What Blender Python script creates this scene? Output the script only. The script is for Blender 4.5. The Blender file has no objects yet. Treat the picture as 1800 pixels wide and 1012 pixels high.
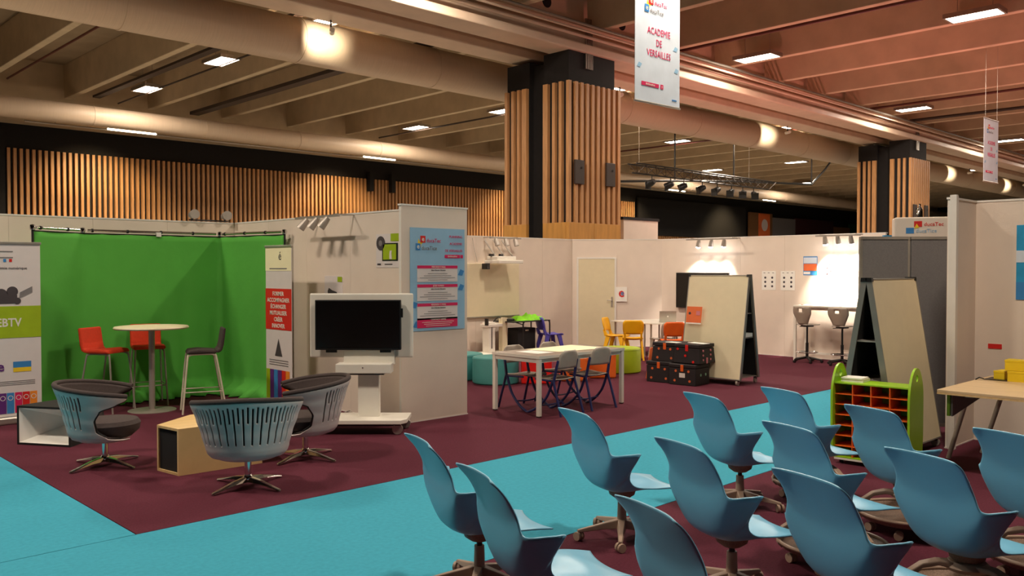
import bpy, bmesh, math, random
from mathutils import Vector, Matrix, Euler
random.seed(7)
R = math.radians
PI = math.pi
S = bpy.context.scene
C = S.collection

# ------------------------------------------------------------------ camera, world, exposure
cd = bpy.data.cameras.new('camera'); cam = bpy.data.objects.new('camera', cd); C.objects.link(cam)
cam.location = (0, 0, 1.8)
cam.rotation_euler = (R(90 - 1.24), 0, R(45.9 - 90))
cd.sensor_width = 36; cd.lens = 1520 / 1800 * 36; cd.clip_end = 300
S.camera = cam
S.view_settings.view_transform = 'Standard'; S.view_settings.look = 'None'
S.view_settings.gamma = 1; S.view_settings.use_curve_mapping = False
S.view_settings.exposure = 0.18
w = bpy.data.worlds.new('world'); S.world = w; w.use_nodes = True
w.node_tree.nodes['Background'].inputs[0].default_value = (1.0, .74, .55, 1)
w.node_tree.nodes['Background'].inputs[1].default_value = .10
CEIL_W = 300       # watts of each ceiling luminaire
RAIL_W = 75        # watts of each small rail spot
WASH_W = 900       # wall washers on the far slatted wall
DUCT_W = 230        # spots that light the big duct
UP_W = 260          # added warm uplights, unseen, that brighten the ceiling
PINK_W = 1100      # added salmon uplights, unseen, that tint the ceiling

# ------------------------------------------------------------------ materials
def mat(name, col, rough=.55, metal=0, var=.06, scale=8, bump=0, bscale=60, emit=None, spec=.5, stretch=None, coat=0):
    m = bpy.data.materials.new(name); m.use_nodes = True
    nt = m.node_tree; b = nt.nodes['Principled BSDF']
    b.inputs['Roughness'].default_value = rough; b.inputs['Metallic'].default_value = metal
    b.inputs['Specular IOR Level'].default_value = spec
    b.inputs['Coat Weight'].default_value = coat
    tc = nt.nodes.new('ShaderNodeTexCoord'); mp = nt.nodes.new('ShaderNodeMapping')
    nt.links.new(tc.outputs['Object'], mp.inputs[0])
    if stretch: mp.inputs['Scale'].default_value = stretch
    n = nt.nodes.new('ShaderNodeTexNoise'); n.inputs['Scale'].default_value = scale; n.inputs['Detail'].default_value = 3
    nt.links.new(mp.outputs[0], n.inputs['Vector'])
    rmp = nt.nodes.new('ShaderNodeValToRGB')
    rmp.color_ramp.elements[0].position = .3; rmp.color_ramp.elements[1].position = .7
    rmp.color_ramp.elements[0].color = tuple(c * (1 - var) for c in col) + (1,)
    rmp.color_ramp.elements[1].color = tuple(min(1, c * (1 + var)) for c in col) + (1,)
    nt.links.new(n.outputs[0], rmp.inputs[0]); nt.links.new(rmp.outputs[0], b.inputs['Base Color'])
    if bump:
        n2 = nt.nodes.new('ShaderNodeTexNoise'); n2.inputs['Scale'].default_value = bscale
        nt.links.new(tc.outputs['Object'], n2.inputs['Vector'])
        bp = nt.nodes.new('ShaderNodeBump'); bp.inputs['Strength'].default_value = bump; bp.inputs['Distance'].default_value = .01
        nt.links.new(n2.outputs[0], bp.inputs['Height']); nt.links.new(bp.outputs[0], b.inputs['Normal'])
    if emit:
        b.inputs['Emission Color'].default_value = tuple(col) + (1,); b.inputs['Emission Strength'].default_value = emit
    return m
def sr(r, g, b):
    f = lambda c: (c / 255 / 12.92) if c <= 10 else ((c / 255 + .055) / 1.055) ** 2.4
    return (f(r), f(g), f(b))
M = {}
M['wall'] = mat('white_fabric_wall', sr(230, 214, 199), .85, var=.03, scale=3, bump=.15, bscale=250)
M['wall_edge'] = mat('wall_edge', sr(232, 226, 218), .5, var=.02)
M['purple'] = mat('plum_carpet', sr(94, 42, 56), .95, var=.14, scale=60, bump=.5, bscale=400, spec=.15)
M['blue_carpet'] = mat('turquoise_carpet', sr(66, 162, 186), .95, var=.06, scale=30, bump=.4, bscale=400, spec=.15)
M['hall_floor'] = mat('grey_concrete', sr(132, 126, 116), .7, var=.15, scale=2)
M['concrete'] = mat('painted_concrete', sr(198, 178, 148), .8, var=.10, scale=1.5, bump=.2, bscale=20)
M['slab'] = mat('slab_concrete', sr(160, 140, 114), .85, var=.12, scale=1)
M['duct'] = mat('duct_paint', sr(206, 182, 156), .5, var=.05, scale=2, stretch=(30, 1, 1), spec=.5)
M['beam'] = mat('beam_paint', sr(218, 192, 168), .5, var=.06, scale=2, bump=.1, bscale=12)
M['oak'] = mat('oak_slat', sr(200, 148, 98), .5, var=.16, scale=3, stretch=(6, 6, .6))
M['oakpanel'] = mat('oak_panel', sr(205, 150, 78), .45, var=.12, scale=2, stretch=(5, 5, .7))
M['black'] = mat('matt_black', sr(22, 18, 18), .8, var=.2)
M['blackcurtain'] = mat('black_curtain', sr(16, 14, 16), .9, var=.3, stretch=(20, 20, .5))
M['darkredcloth'] = mat('dark_red_curtain', sr(60, 14, 20), .9, var=.3)
M['pipe'] = mat('dark_red_pipe', sr(90, 40, 30), .5)
M['tray'] = mat('dark_tray', sr(60, 46, 38), .6)
M['galv'] = mat('galvanised', sr(170, 160, 150), .35, metal=.8)
M['chrome'] = mat('chrome', sr(215, 212, 210), .12, metal=1, var=.02)
M['satin'] = mat('satin_steel', sr(176, 166, 156), .4, metal=.45, var=.03)
M['creamsteel'] = mat('cream_tube', sr(228, 218, 196), .35, var=.03)
M['greenscreen'] = mat('green_cloth', sr(84, 170, 62), .85, var=.05, scale=2, bump=.35, bscale=9)
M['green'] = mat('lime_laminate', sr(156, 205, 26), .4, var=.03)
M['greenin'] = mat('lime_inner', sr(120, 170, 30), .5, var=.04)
M['orange'] = mat('orange_plastic', sr(242, 104, 26), .45, var=.03)
M['orangeboard'] = mat('orange_card', sr(228, 110, 56), .6, var=.05)
M['yellow'] = mat('yellow_plastic', sr(250, 186, 20), .35, var=.03)
M['violet'] = mat('violet_plastic', sr(84, 78, 178), .4, var=.03)
M['redfab'] = mat('orange_red_fabric', sr(214, 58, 22), .85, var=.06, scale=40)
M['redvinyl'] = mat('red_vinyl', sr(232, 26, 20), .45, var=.03)
M['teal'] = mat('teal_vinyl', sr(62, 140, 138), .5, var=.04)
M['limevinyl'] = mat('lime_vinyl', sr(168, 192, 24), .5, var=.04)
M['orangevinyl'] = mat('orange_vinyl', sr(244, 112, 32), .5, var=.04)
M['darkfab'] = mat('dark_brown_fabric', sr(66, 54, 52), .85, var=.1, scale=50)
M['shellgrey'] = mat('grey_blue_plastic', sr(212, 198, 194), .35, var=.03, scale=3)
M['node'] = mat('blue_shell_plastic', sr(112, 180, 212), .36, var=.02, scale=3, spec=.7)
M['taupe'] = mat('taupe_plastic', sr(176, 148, 128), .5, var=.04)
M['tauped'] = mat('taupe_mesh', sr(140, 112, 94), .6, var=.3, scale=120)
M['gasblack'] = mat('black_steel', sr(24, 22, 22), .35, var=.05)
M['white'] = mat('white_laminate', sr(236, 230, 218), .4, var=.02)
M['cream'] = mat('cream_board', sr(226, 212, 178), .45, var=.02)
M['paper'] = mat('paper', sr(245, 240, 232), .7, var=.02)
M['papery'] = mat('cream_paper', sr(250, 242, 200), .7, var=.02)
M['tabletop'] = mat('taupe_tabletop', sr(150, 134, 120), .35, var=.04)
M['birch'] = mat('birch_ply', sr(226, 190, 132), .45, var=.08, scale=3, stretch=(1, 8, 1))
M['beech'] = mat('beech_desktop', sr(216, 186, 144), .4, var=.08, scale=3, stretch=(8, 1, 1))
M['screen'] = mat('screen_glass', sr(16, 13, 13), .18, var=.1)
M['bezel'] = mat('bezel', sr(18, 17, 18), .4)
M['greyply'] = mat('grey_ply', sr(176, 164, 152), .45, var=.06)
M['navy'] = mat('navy_steel', sr(34, 40, 92), .4, var=.04)
M['greyfelt'] = mat('grey_felt', sr(112, 108, 108), .95, var=.08, scale=80)
M['alu'] = mat('aluminium_edge', sr(150, 146, 138), .4, metal=.6)
M['aluP'] = mat('light_alloy', sr(186, 180, 170), .35, metal=.7)
M['trunk'] = mat('black_fibre', sr(36, 30, 32), .7, var=.1)
M['pinkdot'] = mat('pink_patch', sr(206, 120, 128), .6)
M['mint'] = mat('mint_patch', sr(130, 180, 150), .6)
M['postblue'] = mat('poster_blue', sr(150, 192, 222), .5, var=.05, scale=4)
M['postpale'] = mat('poster_pale_blue', sr(214, 224, 236), .5, var=.06, scale=3)
M['postwhite'] = mat('poster_white', sr(226, 216, 214), .5, var=.02)
M['pink'] = mat('print_pink', sr(214, 30, 92), .5, var=.02)
M['red'] = mat('print_red', sr(216, 34, 30), .5, var=.03)
M['ink'] = mat('print_ink', sr(70, 62, 66), .6)
M['inkgrey'] = mat('print_grey', sr(130, 124, 124), .6)
M['pblue'] = mat('print_blue', sr(58, 132, 196), .5)
M['pcyan'] = mat('print_cyan', sr(40, 150, 200), .5, var=.12, scale=6)
M['pyellow'] = mat('print_yellow', sr(246, 206, 40), .5)
M['pgreen'] = mat('print_green', sr(160, 186, 20), .5)
M['porange'] = mat('print_orange', sr(240, 140, 40), .5)
M['pviolet'] = mat('print_violet', sr(96, 40, 120), .5)
M['darkgreen'] = mat('dark_green_board', sr(16, 62, 36), .7, var=.2)
M['palegreen'] = mat('pale_green_print', sr(120, 160, 130), .7)
M['baize'] = mat('brownwood', sr(120, 84, 52), .6, var=.1)
M['lime_cloth'] = mat('lime_cloth', sr(130, 214, 20), .6, var=.1, scale=10)
M['yellowbox'] = mat('yellow_card', sr(240, 206, 30), .5, var=.03)
M['cable'] = mat('grey_cable', sr(190, 180, 170), .5)
M['lamp_on'] = mat('lamp_glow', (1, .93, .84), emit=22)
M['spot_on'] = mat('spot_glow', (1, .96, .92), emit=30)
M['tube_on'] = mat('tube_glow', (1, .86, .6), emit=14)

# ------------------------------------------------------------------ mesh builder
class MB:
    def __init__(s): s.v = []; s.f = []
    def add(s, vs, fs, mtx=None):
        o = len(s.v)
        s.v += [tuple(mtx @ Vector(p)) if mtx else tuple(p) for p in vs]
        s.f += [tuple(i + o for i in f) for f in fs]; return s
    def box(s, x0, x1, y0, y1, z0, z1, mtx=None):
        x0, x1 = min(x0, x1), max(x0, x1); y0, y1 = min(y0, y1), max(y0, y1); z0, z1 = min(z0, z1), max(z0, z1)
        vs = [(x, y, z) for z in (z0, z1) for (x, y) in ((x0, y0), (x1, y0), (x1, y1), (x0, y1))]
        return s.add(vs, [(0, 3, 2, 1), (4, 5, 6, 7), (0, 1, 5, 4), (1, 2, 6, 5), (2, 3, 7, 6), (3, 0, 4, 7)], mtx)
    def prism(s, poly, a0, a1, axis='z', mtx=None):
        n = len(poly)
        def P(p, a):
            return (p[0], p[1], a) if axis == 'z' else ((p[0], a, p[1]) if axis == 'y' else (a, p[0], p[1]))
        vs = [P(p, a0) for p in poly] + [P(p, a1) for p in poly]
        fs = [tuple(range(n))[::-1], tuple(range(n, 2 * n))] + [(i, (i + 1) % n, n + (i + 1) % n, n + i) for i in range(n)]
        return s.add(vs, fs, mtx)
    def hexa(s, bot, top):
        return s.add(list(bot) + list(top), [(3, 2, 1, 0), (4, 5, 6, 7), (0, 1, 5, 4), (1, 2, 6, 5), (2, 3, 7, 6), (3, 0, 4, 7)])
    def tube(s, pts, r, n=8, cap=True):
        pts = [Vector(p) for p in pts]; rs = r if isinstance(r, (list, tuple)) else [r] * len(pts)
        rings = []; pn = None
        for i, p in enumerate(pts):
            t = (pts[min(i + 1, len(pts) - 1)] - pts[max(i - 1, 0)]).normalized()
            if pn is None:
                a = Vector((0, 0, 1)) if abs(t.z) < .9 else Vector((1, 0, 0)); pn = t.cross(a).normalized()
            pn = (pn - t * pn.dot(t)).normalized(); b = t.cross(pn)
            rings.append([p + (pn * math.cos(2 * PI * k / n) + b * math.sin(2 * PI * k / n)) * rs[i] for k in range(n)])
        vs = [q for rg in rings for q in rg]; fs = []
        for i in range(len(rings) - 1):
            for k in range(n): fs.append((i * n + k, i * n + (k + 1) % n, (i + 1) * n + (k + 1) % n, (i + 1) * n + k))
        if cap: fs += [tuple(range(n))[::-1], tuple(range((len(rings) - 1) * n, len(rings) * n))]
        return s.add(vs, fs)
    def lathe(s, prof, cx=0, cy=0, n=24, mtx=None):
        vs = [(cx + r * math.cos(2 * PI * k / n), cy + r * math.sin(2 * PI * k / n), z) for (r, z) in prof for k in range(n)]
        fs = [(i * n + k, i * n + (k + 1) % n, (i + 1) * n + (k + 1) % n, (i + 1) * n + k) for i in range(len(prof) - 1) for k in range(n)]
        fs += [tuple(range(n))[::-1], tuple(range((len(prof) - 1) * n, len(prof) * n))]
        return s.add(vs, fs, mtx)
    def cyl(s, cx, cy, z0, z1, r, n=20, mtx=None): return s.lathe([(r, z0), (r, z1)], cx, cy, n, mtx)
    def build(s, name, m, parent=None, smooth=False, bevel=0, seg=2, solid=0, sub=0):
        me = bpy.data.meshes.new(name); me.from_pydata(s.v, [], s.f); me.materials.append(m)
        bm = bmesh.new(); bm.from_mesh(me); bmesh.ops.recalc_face_normals(bm, faces=bm.faces); bm.to_mesh(me); bm.free()
        if smooth:
            for p in me.polygons: p.use_smooth = True
            if smooth != 2:
                try: me.set_sharp_from_angle(angle=R(40))
                except Exception: pass
        o = bpy.data.objects.new(name, me); C.objects.link(o)
        if parent: o.parent = parent
        if solid: d = o.modifiers.new('solid', 'SOLIDIFY'); d.thickness = solid; d.offset = 0
        if sub: d = o.modifiers.new('sub', 'SUBSURF'); d.levels = sub; d.render_levels = sub
        if bevel: d = o.modifiers.new('bevel', 'BEVEL'); d.width = bevel; d.segments = seg; d.limit_method = 'ANGLE'; d.angle_limit = R(35)
        return o
def B(*a, **k): return MB().box(*a, **k)
def tag(o, label, cat, group=None, kind=None):
    o['label'] = label; o['category'] = cat
    if group: o['group'] = group
    if kind: o['kind'] = kind
    return o
def thing(name, label, cat, loc=(0, 0, 0), rz=0, group=None):
    o = bpy.data.objects.new(name, None); C.objects.link(o); o.empty_display_size = .1
    o.location = loc; o.rotation_euler = (0, 0, R(rz)); return tag(o, label, cat, group)
def struct(name, loc=(0, 0, 0), rz=0):
    o = bpy.data.objects.new(name, None); C.objects.link(o); o.location = loc; o.rotation_euler = (0, 0, R(rz)); o['kind'] = 'structure'; return o
def S_(o, label=None):
    o['kind'] = 'structure'
    if label: o['label'] = label
    return o
def dup(root, loc, rz, label=None, group=None):
    def rec(o, par):
        c = o.copy(); C.objects.link(c); c.parent = par
        for ch in o.children: rec(ch, c)
        return c
    r = rec(root, None); r.location = loc; r.rotation_euler = (0, 0, R(rz))
    if label: r['label'] = label
    if group: r['group'] = group
    return r
def text(s, size, m, parent, x, z, y=-.004, align='CENTER', sx=1, bold=0, name='lettering'):
    cu = bpy.data.curves.new('t', 'FONT'); cu.body = s; cu.size = size; cu.align_x = align; cu.extrude = .001; cu.resolution_u = 2; cu.offset = bold
    t = bpy.data.objects.new('t', cu); C.objects.link(t)
    dg = bpy.context.evaluated_depsgraph_get(); me = bpy.data.meshes.new_from_object(t.evaluated_get(dg))
    bpy.data.objects.remove(t); bpy.data.curves.remove(cu)
    for v in me.vertices: px, py, pz = v.co; v.co = (x + px * sx, y - pz, z + py)
    me.materials.clear(); me.materials.append(m); me.name = name
    o = bpy.data.objects.new(name, me); C.objects.link(o); o.parent = parent; return o
def spotlamp(loc, target, W, angle=70, blend=.5, col=(1, .86, .68), parent=None, r=.04):
    l = bpy.data.lights.new('spot_light', 'SPOT'); l.energy = W; l.spot_size = R(angle); l.spot_blend = blend; l.color = col; l.shadow_soft_size = r
    o = bpy.data.objects.new('spot_light', l); C.objects.link(o); o.location = loc
    o.rotation_euler = (Vector(target) - Vector(loc)).to_track_quat('-Z', 'Y').to_euler()
    if parent: o.parent = parent
    return o
def plate(x0, x1, z0, z1, name, m, parent, y=-.003, t=.002): return B(x0, x1, y - t, y, z0, z1).build(name, m, parent)
def curve3(pts, n=6):
    P = [Vector(p) for p in pts]; out = []
    for i in range(len(P) - 1):
        p0, p1, p2, p3 = P[max(i - 1, 0)], P[i], P[i + 1], P[min(i + 2, len(P) - 1)]
        for k in range(n):
            t = k / n
            out.append(.5 * ((2 * p1) + (p2 - p0) * t + (2 * p0 - 5 * p1 + 4 * p2 - p3) * t * t + (3 * p1 - p0 - 3 * p2 + p3) * t ** 3))
    out.append(P[-1]); return out

# ================================================================== FLOOR AND CARPETS
S_(B(-15, 95, -12, 40, -.3, -.02).build('floor', M['hall_floor']))
pc = struct('floor_carpet')
B(2.233, 22, 5.973, 15, -.02, 0).build('plum_carpet', M['purple'], pc)
B(-6, 22, -6, 3.917, -.02, 0).build('plum_carpet', M['purple'], pc)
B(-8, 22, 3.925, 5.965, -.02, 0).build('turquoise_carpet', M['blue_carpet'], pc)
B(.0, 2.225, 5.973, 15, -.02, 0).build('turquoise_carpet', M['blue_carpet'], pc)

# ================================================================== CEILING
ce = struct('ceiling')
B(-15, 95, -12, 40, 9.2, 9.4).build('slab', M['slab'], ce)
def rib_mesh(y0, y1):
    prof = [(-.11, 8.0), (.11, 8.0), (.15, 9.2), (-.15, 9.2)]
    return MB().prism(prof, y0, y1, 'y')
ribA = rib_mesh(17.0, 34.2).build('rib', M['concrete'], ce, bevel=.02); ribA.location.x = -1.6
x = 1.4
while x < 92:
    r = ribA.copy(); C.objects.link(r); r.location.x = x; x += 3
ribB = rib_mesh(-8, 15.0).build('rib', M['concrete'], ce, bevel=.02); ribB.location.x = 2.4
x = 5.4
while x < 92:
    r = ribB.copy(); C.objects.link(r); r.location.x = x; x += 3
# main beams: twin flanges with a recess between
def main_beam(y0, y1):
    b = struct('ceiling_beam'); w_ = y1 - y0
    B(-15, 95, y0 + .35, y1 - .35, 7.85, 9.2).build('web', M['beam'], b)
    B(-15, 95, y0, y0 + .8, 7.4, 7.62).build('flange', M['beam'], b, bevel=.04)
    B(-15, 95, y0 + .12, y0 + .68, 7.62, 7.9).build('flange_neck', M['beam'], b)
    B(-15, 95, y1 - .8, y1, 7.4, 7.62).build('flange', M['beam'], b, bevel=.04)
    B(-15, 95, y1 - .68, y1 - .12, 7.62, 7.9).build('flange_neck', M['beam'], b)
    h0 = MB().cyl(0, 0, -.012, .012, .16, 20, Matrix.Rotation(R(90), 4, 'X')).build('service_hole', M['black'], b)
    h0.location = (.9, y0 + .35, 8.55)
    for k in range(1, 29):
        h = h0.copy(); C.objects.link(h); h.location.x = .9 + 3 * k
    return b
main_beam(14.8, 17.1)
b2 = struct('ceiling_beam')
B(-15, 95, 34.0, 38, 7.5, 9.2).build('web', M['concrete'], b2)
B(-15, 95, 33.9, 35.0, 7.25, 7.5).build('flange', M['concrete'], b2, bevel=.04)
# cable trays and pipes that run along the main beam
for k, (y, z, rr, mt) in enumerate(((14.6, 7.93, .05, 'beam'), (14.3, 7.9, .04, 'galv'), (14.65, 7.74, .045, 'beam'), (14.4, 7.78, .03, 'beam'))):
    tag(MB().tube([(-10, y, z), (94, y, z)], rr, 8).build('conduit', M[mt], smooth=True), ('fat upper pipe running along the near face of the big ceiling beam', 'shiny galvanised pipe running along the big ceiling beam',
        'lower painted pipe clipped just above the beam flange', 'thin pipe nearest the room along the big ceiling beam')[k], 'pipe', 'pipes along the main ceiling beam')
# ducts
def duct(y, z, r, label, mt='duct'):
    d = thing('air_duct', label, 'duct', (0, y, z))
    MB().tube([(-10, 0, 0), (94, 0, 0)], r, 32).build('duct_pipe', M[mt], d, smooth=True)
    c0 = None
    for k in range(0, 22):
        if c0 is None:
            rg = MB(); n = 32
            vs = [(xx, rr * math.cos(2 * PI * i / n), rr * math.sin(2 * PI * i / n)) for xx, rr in ((-.03, r), (-.03, r + .012), (.03, r + .012), (.03, r)) for i in range(n)]
            rg.add(vs, [(a * n + i, a * n + (i + 1) % n, (a + 1) * n + (i + 1) % n, (a + 1) * n + i) for a in range(3) for i in range(n)])
            c0 = rg.build('joint_ring', M[mt], d, smooth=True); c0.location.x = 2.6
        else:
            c = c0.copy(); C.objects.link(c); c.location.x = 2.6 + k * 4.1
    return d
duct(18.55, 7.28, .53, 'huge round air duct running behind the big ceiling beam')
duct(32.6, 7.25, .35, 'slimmer round air duct running along the far slatted wall')
# lit spots on the big duct
for k, xx in enumerate((11.2, 21.5, 31.9, 42.1, 52.3, 62.3)):
    t = thing('duct_spotlight', ['small spotlight under the beam making the leftmost bright oval on the big duct', 'small spotlight under the beam hidden behind the nearer slatted column',
        'small spotlight making the bright oval on the duct right of the hanging banner', 'small spotlight lighting the duct just left of the far slatted column',
        'small spotlight lighting the duct just right of the far slatted column', 'small spotlight lighting the duct farthest right of the far slatted column'][k], 'spotlight', (xx - .5, 16.9, 7.4), 0, 'spotlights aimed at the duct')
    MB().tube([(0, 0, 0), (0, 0, -.2)], .02, 8).build('stem', M['gasblack'], t)
    MB().tube([(-.04, -.12, -.24), (.1, .12, -.24)], .06, 12).build('lamp_head', M['white'], t, smooth=True)
    spotlamp((.12, .16, -.24), (.62, 1.45, -.1), DUCT_W, 68, .8, (1, .9, .68), t)
# sprinkler pipes and cable trays between the ribs
for (xx, y0, y1, z, rr, mt, lab) in ((8.2, 17.3, 33, 8.25, .035, 'pipe', 'thin dark red sprinkler pipe at the top left of the ceiling'),
    (12.0, 17.3, 33.5, 7.98, .03, 'tray', 'thin dark pipe beside the left row of ceiling lights'),
    (23.8, 17.3, 33.5, 7.95, .035, 'tray', 'dark pipe beside the ceiling lights left of the near column'),
    (35.6, 17.3, 33.5, 7.95, .04, 'pipe', 'dark red pipe crossing the ceiling above the black truss'),
    (20.8, -6, 14.6, 8.05, .045, 'pipe', 'dark red pipe above the hanging banner near bay'),
    (33.6, -6, 14.6, 8.05, .045, 'pipe', 'dark red pipe crossing the pinkish ceiling ribs'),
    (37.5, -6, 14.6, 8.05, .06, 'tray', 'dark pipe in the pinkish ceiling beyond the lights')):
    tag(MB().tube([(xx, y0, z), (xx, y1, z)], rr, 8).build('ceiling_pipe', M[mt], smooth=True), lab, 'pipe')
tag(B(14.6, 14.95, 17.4, 33.2, 7.85, 7.97).build('cable_tray', M['tray']), 'wide dark cable tray crossing the ceiling toward the slatted wall', 'cable tray')
tag(B(11.0, 11.25, 17.4, 33.2, 8.02, 8.1).build('cable_tray', M['tray']), 'narrow cable tray just left of the left row of ceiling lights', 'cable tray')
# ceiling luminaires
rowname = {11.8: 'leftmost row', 23.4: 'row left of the near column', 35.0: 'row above the truss', 46.7: 'row left of the far column', 58.4: 'most distant row'}
ynames = {7.4: 'nearest', 13.3: 'before the beam', 19.3: 'just beyond the beam', 24.6: 'halfway back', 30.2: 'farthest back'}
lm0 = None
for xx, rn in rowname.items():
    for yy, yn in ynames.items():
        X_ = xx if yy > 15 else xx - .5
        lab = 'bright rectangular ceiling light, %s, %s' % (rn, yn)
        if lm0 is None:
            lm0 = thing('ceiling_light', lab, 'ceiling light', (X_, yy, 8.0), 0, 'rectangular ceiling lights')
            f = MB(); f.box(-.33, -.28, -.63, .63, -.03, .06); f.box(.28, .33, -.63, .63, -.03, .06); f.box(-.28, .28, -.63, -.58, -.03, .06); f.box(-.28, .28, .58, .63, -.03, .06); f.box(-.33, .33, -.63, .63, .06, .08)
            f.build('frame', M['galv'], lm0)
            B(-.28, .28, -.58, .58, -.015, .01).build('diffuser', M['lamp_on'], lm0)
            MB().tube([(0, -.4, .08), (0, -.4, 1.25)], .01, 6).build('hanger', M['galv'], lm0)
            MB().tube([(0, .4, .08), (0, .4, 1.25)], .01, 6).build('hanger', M['galv'], lm0)
            al = bpy.data.lights.new('luminaire', 'AREA'); al.shape = 'RECTANGLE'; al.size = .5; al.size_y = 1.1; al.energy = CEIL_W; al.color = (1, .85, .68)
            ao = bpy.data.objects.new('luminaire', al); C.objects.link(ao); ao.parent = lm0; ao.location = (0, 0, -.04)
        else:
            dup(lm0, (X_, yy, 8.0), 0, lab, 'rectangular ceiling lights')
# extra lights added out of view around the viewpoint to brighten the foreground
for (xx, yy) in ((-.1, 13.3), (-.1, 7.4), (5.6, 1.5), (22.8, 1.5)):
    dup(lm0, (xx, yy, 8.0), 0, 'added rectangular ceiling light out of frame behind or beside the viewpoint', 'rectangular ceiling lights')

# ================================================================== FAR SLATTED WALL
wb = struct('wall_back')
B(-15, 95, 38.12, 38.3, 0, 9.2).build('backing', M['black'], wb)
sl0 = B(-.055, .055, 37.98, 38.12, 2.6, 6.55).build('slat', M['oak'], wb); sl0.location.x = 9.45
k = 1; xx = 9.45 + .225
while k < 176:
    s = sl0.copy(); C.objects.link(s); s.location.x = xx; xx += .225; k += 1
lowm = None
lw = B(-.055, .055, 37.98, 38.12, 2.6, 4.25).build('low_slat', M['oak'], wb); lw.location.x = 49.3
for k in range(1, 64):
    s = lw.copy(); C.objects.link(s); s.location.x = 49.3 + .225 * k
B(8.2, 9.3, 37.9, 38.1, 0, 7.3).build('black_pier', M['black'], wb)
s = B(8.9, 9.0, 37.6, 37.8, 0, 5.0).build('low_slat', M['oak'], wb)
for xx in (26.2, 27.6):
    B(xx, xx + .25, 37.7, 37.98, 5.9, 6.9).build('black_box', M['black'], wb)
B(49.1, 63.5, 37.8, 37.95, 4.25, 6.9).build('black_curtain', M['blackcurtain'], wb)
# wall washers
for k, xx in enumerate((12.6, 24.0, 36.5, 48.0, 60.0)):
    t = thing('wall_washer', ['long warm wall washer above the left end of the slatted wall', 'long warm wall washer above the middle of the slatted wall', 'long warm wall washer left of the near slatted column',
        'long warm wall washer just right of the near slatted column', 'long warm wall washer above the distant black curtain'][k], 'wall washer', (xx, 33.75, 7.0), 0, 'wall washers along the far wall')
    B(-1.6, 1.6, -.05, .05, .06, .12).build('housing', M['galv'], t)
    MB().tube([(-.9, 0, .03), (.9, 0, .03)], .035, 8).build('glowing_tube', M['tube_on'], t)
    MB().tube([(-1.2, 0, .1), (-1.2, 0, .3)], .012, 6).build('hanger', M['galv'], t)
    MB().tube([(1.2, 0, .1), (1.2, 0, .3)], .012, 6).build('hanger', M['galv'], t)
    l = bpy.data.lights.new('washer_light', 'SPOT'); l.energy = WASH_W; l.spot_size = R(100); l.spot_blend = .9; l.color = (1, .74, .4); l.shadow_soft_size = .15
    o = bpy.data.objects.new('washer_light', l); C.objects.link(o); o.parent = t; o.location = (0, 1.2, -.1)
    o.rotation_euler = Vector((0, 3.0, -3.2)).to_track_quat('-Z', 'Y').to_euler()
t = thing('lighting_rail', 'long shiny metal rail hanging below the slim far duct', 'rail', (9, 34.1, 7.05))
MB().tube([(0, 0, 0), (61, 0, 0)], .035, 8).build('rail_tube', M['galv'], t, smooth=True)
for k in range(16): MB().tube([(1 + 4 * k, 0, 0), (1 + 4 * k, 0, .25)], .012, 5).build('hanger', M['galv'], t)
# distant stand fronts beyond the curtain
for (x0, x1, z1, mt, nm, lab) in ((63.6, 67.2, 6.5, 'baize', 'wooden_wall', 'brown wooden panel wall with a red poster far behind'), (67.2, 71.2, 6.2, 'greyfelt', 'grey_wall', 'dull grey partition far behind beside the wooden wall'),
        (71.2, 78.5, 6.3, 'darkredcloth', 'red_curtain', 'dark red curtain far behind over the right partition'), (78.5, 82, 5.8, 'baize', 'brown_wall', 'brown board far behind right of the dark red curtain'),
        (82, 94.5, 6.2, 'darkgreen', 'green_wall', 'dark green wall with pale motifs far behind the right partition')):
    tag(B(x0, x1, 37.5, 37.7, 0, z1).build(nm, M[mt]), lab, 'wall')
pp = thing('far_poster', 'red poster with a pale disc on the distant wooden wall', 'poster', (65.8, 37.49, 5.5))
B(-.9, .9, -.05, 0, -.95, .95).build('sheet', M['orangeboard'], pp)
MB().cyl(0, 0, .06, .07, .5, 20, Matrix.Rotation(R(90), 4, 'X')).build('disc', M['postwhite'], pp)
for k, xx in enumerate((86.0, 89.2, 92.6)):
    t = thing('far_motif', ['leftmost pale leaf motif on the distant dark green wall', 'middle pale deer-like motif on the distant dark green wall', 'rightmost pale leaf motif on the distant dark green wall'][k], 'motif', (xx, 37.49, 5.1), 0, 'pale motifs')
    m_ = MB().prism([(-.1, -.6), (.1, -.6), (.15, 0), (.6, .5), (.1, .3), (0, .8), (-.1, .3), (-.6, .5), (-.15, 0)], -.05, 0, 'y'); m_.build('leaf', M['palegreen'], t)

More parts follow.
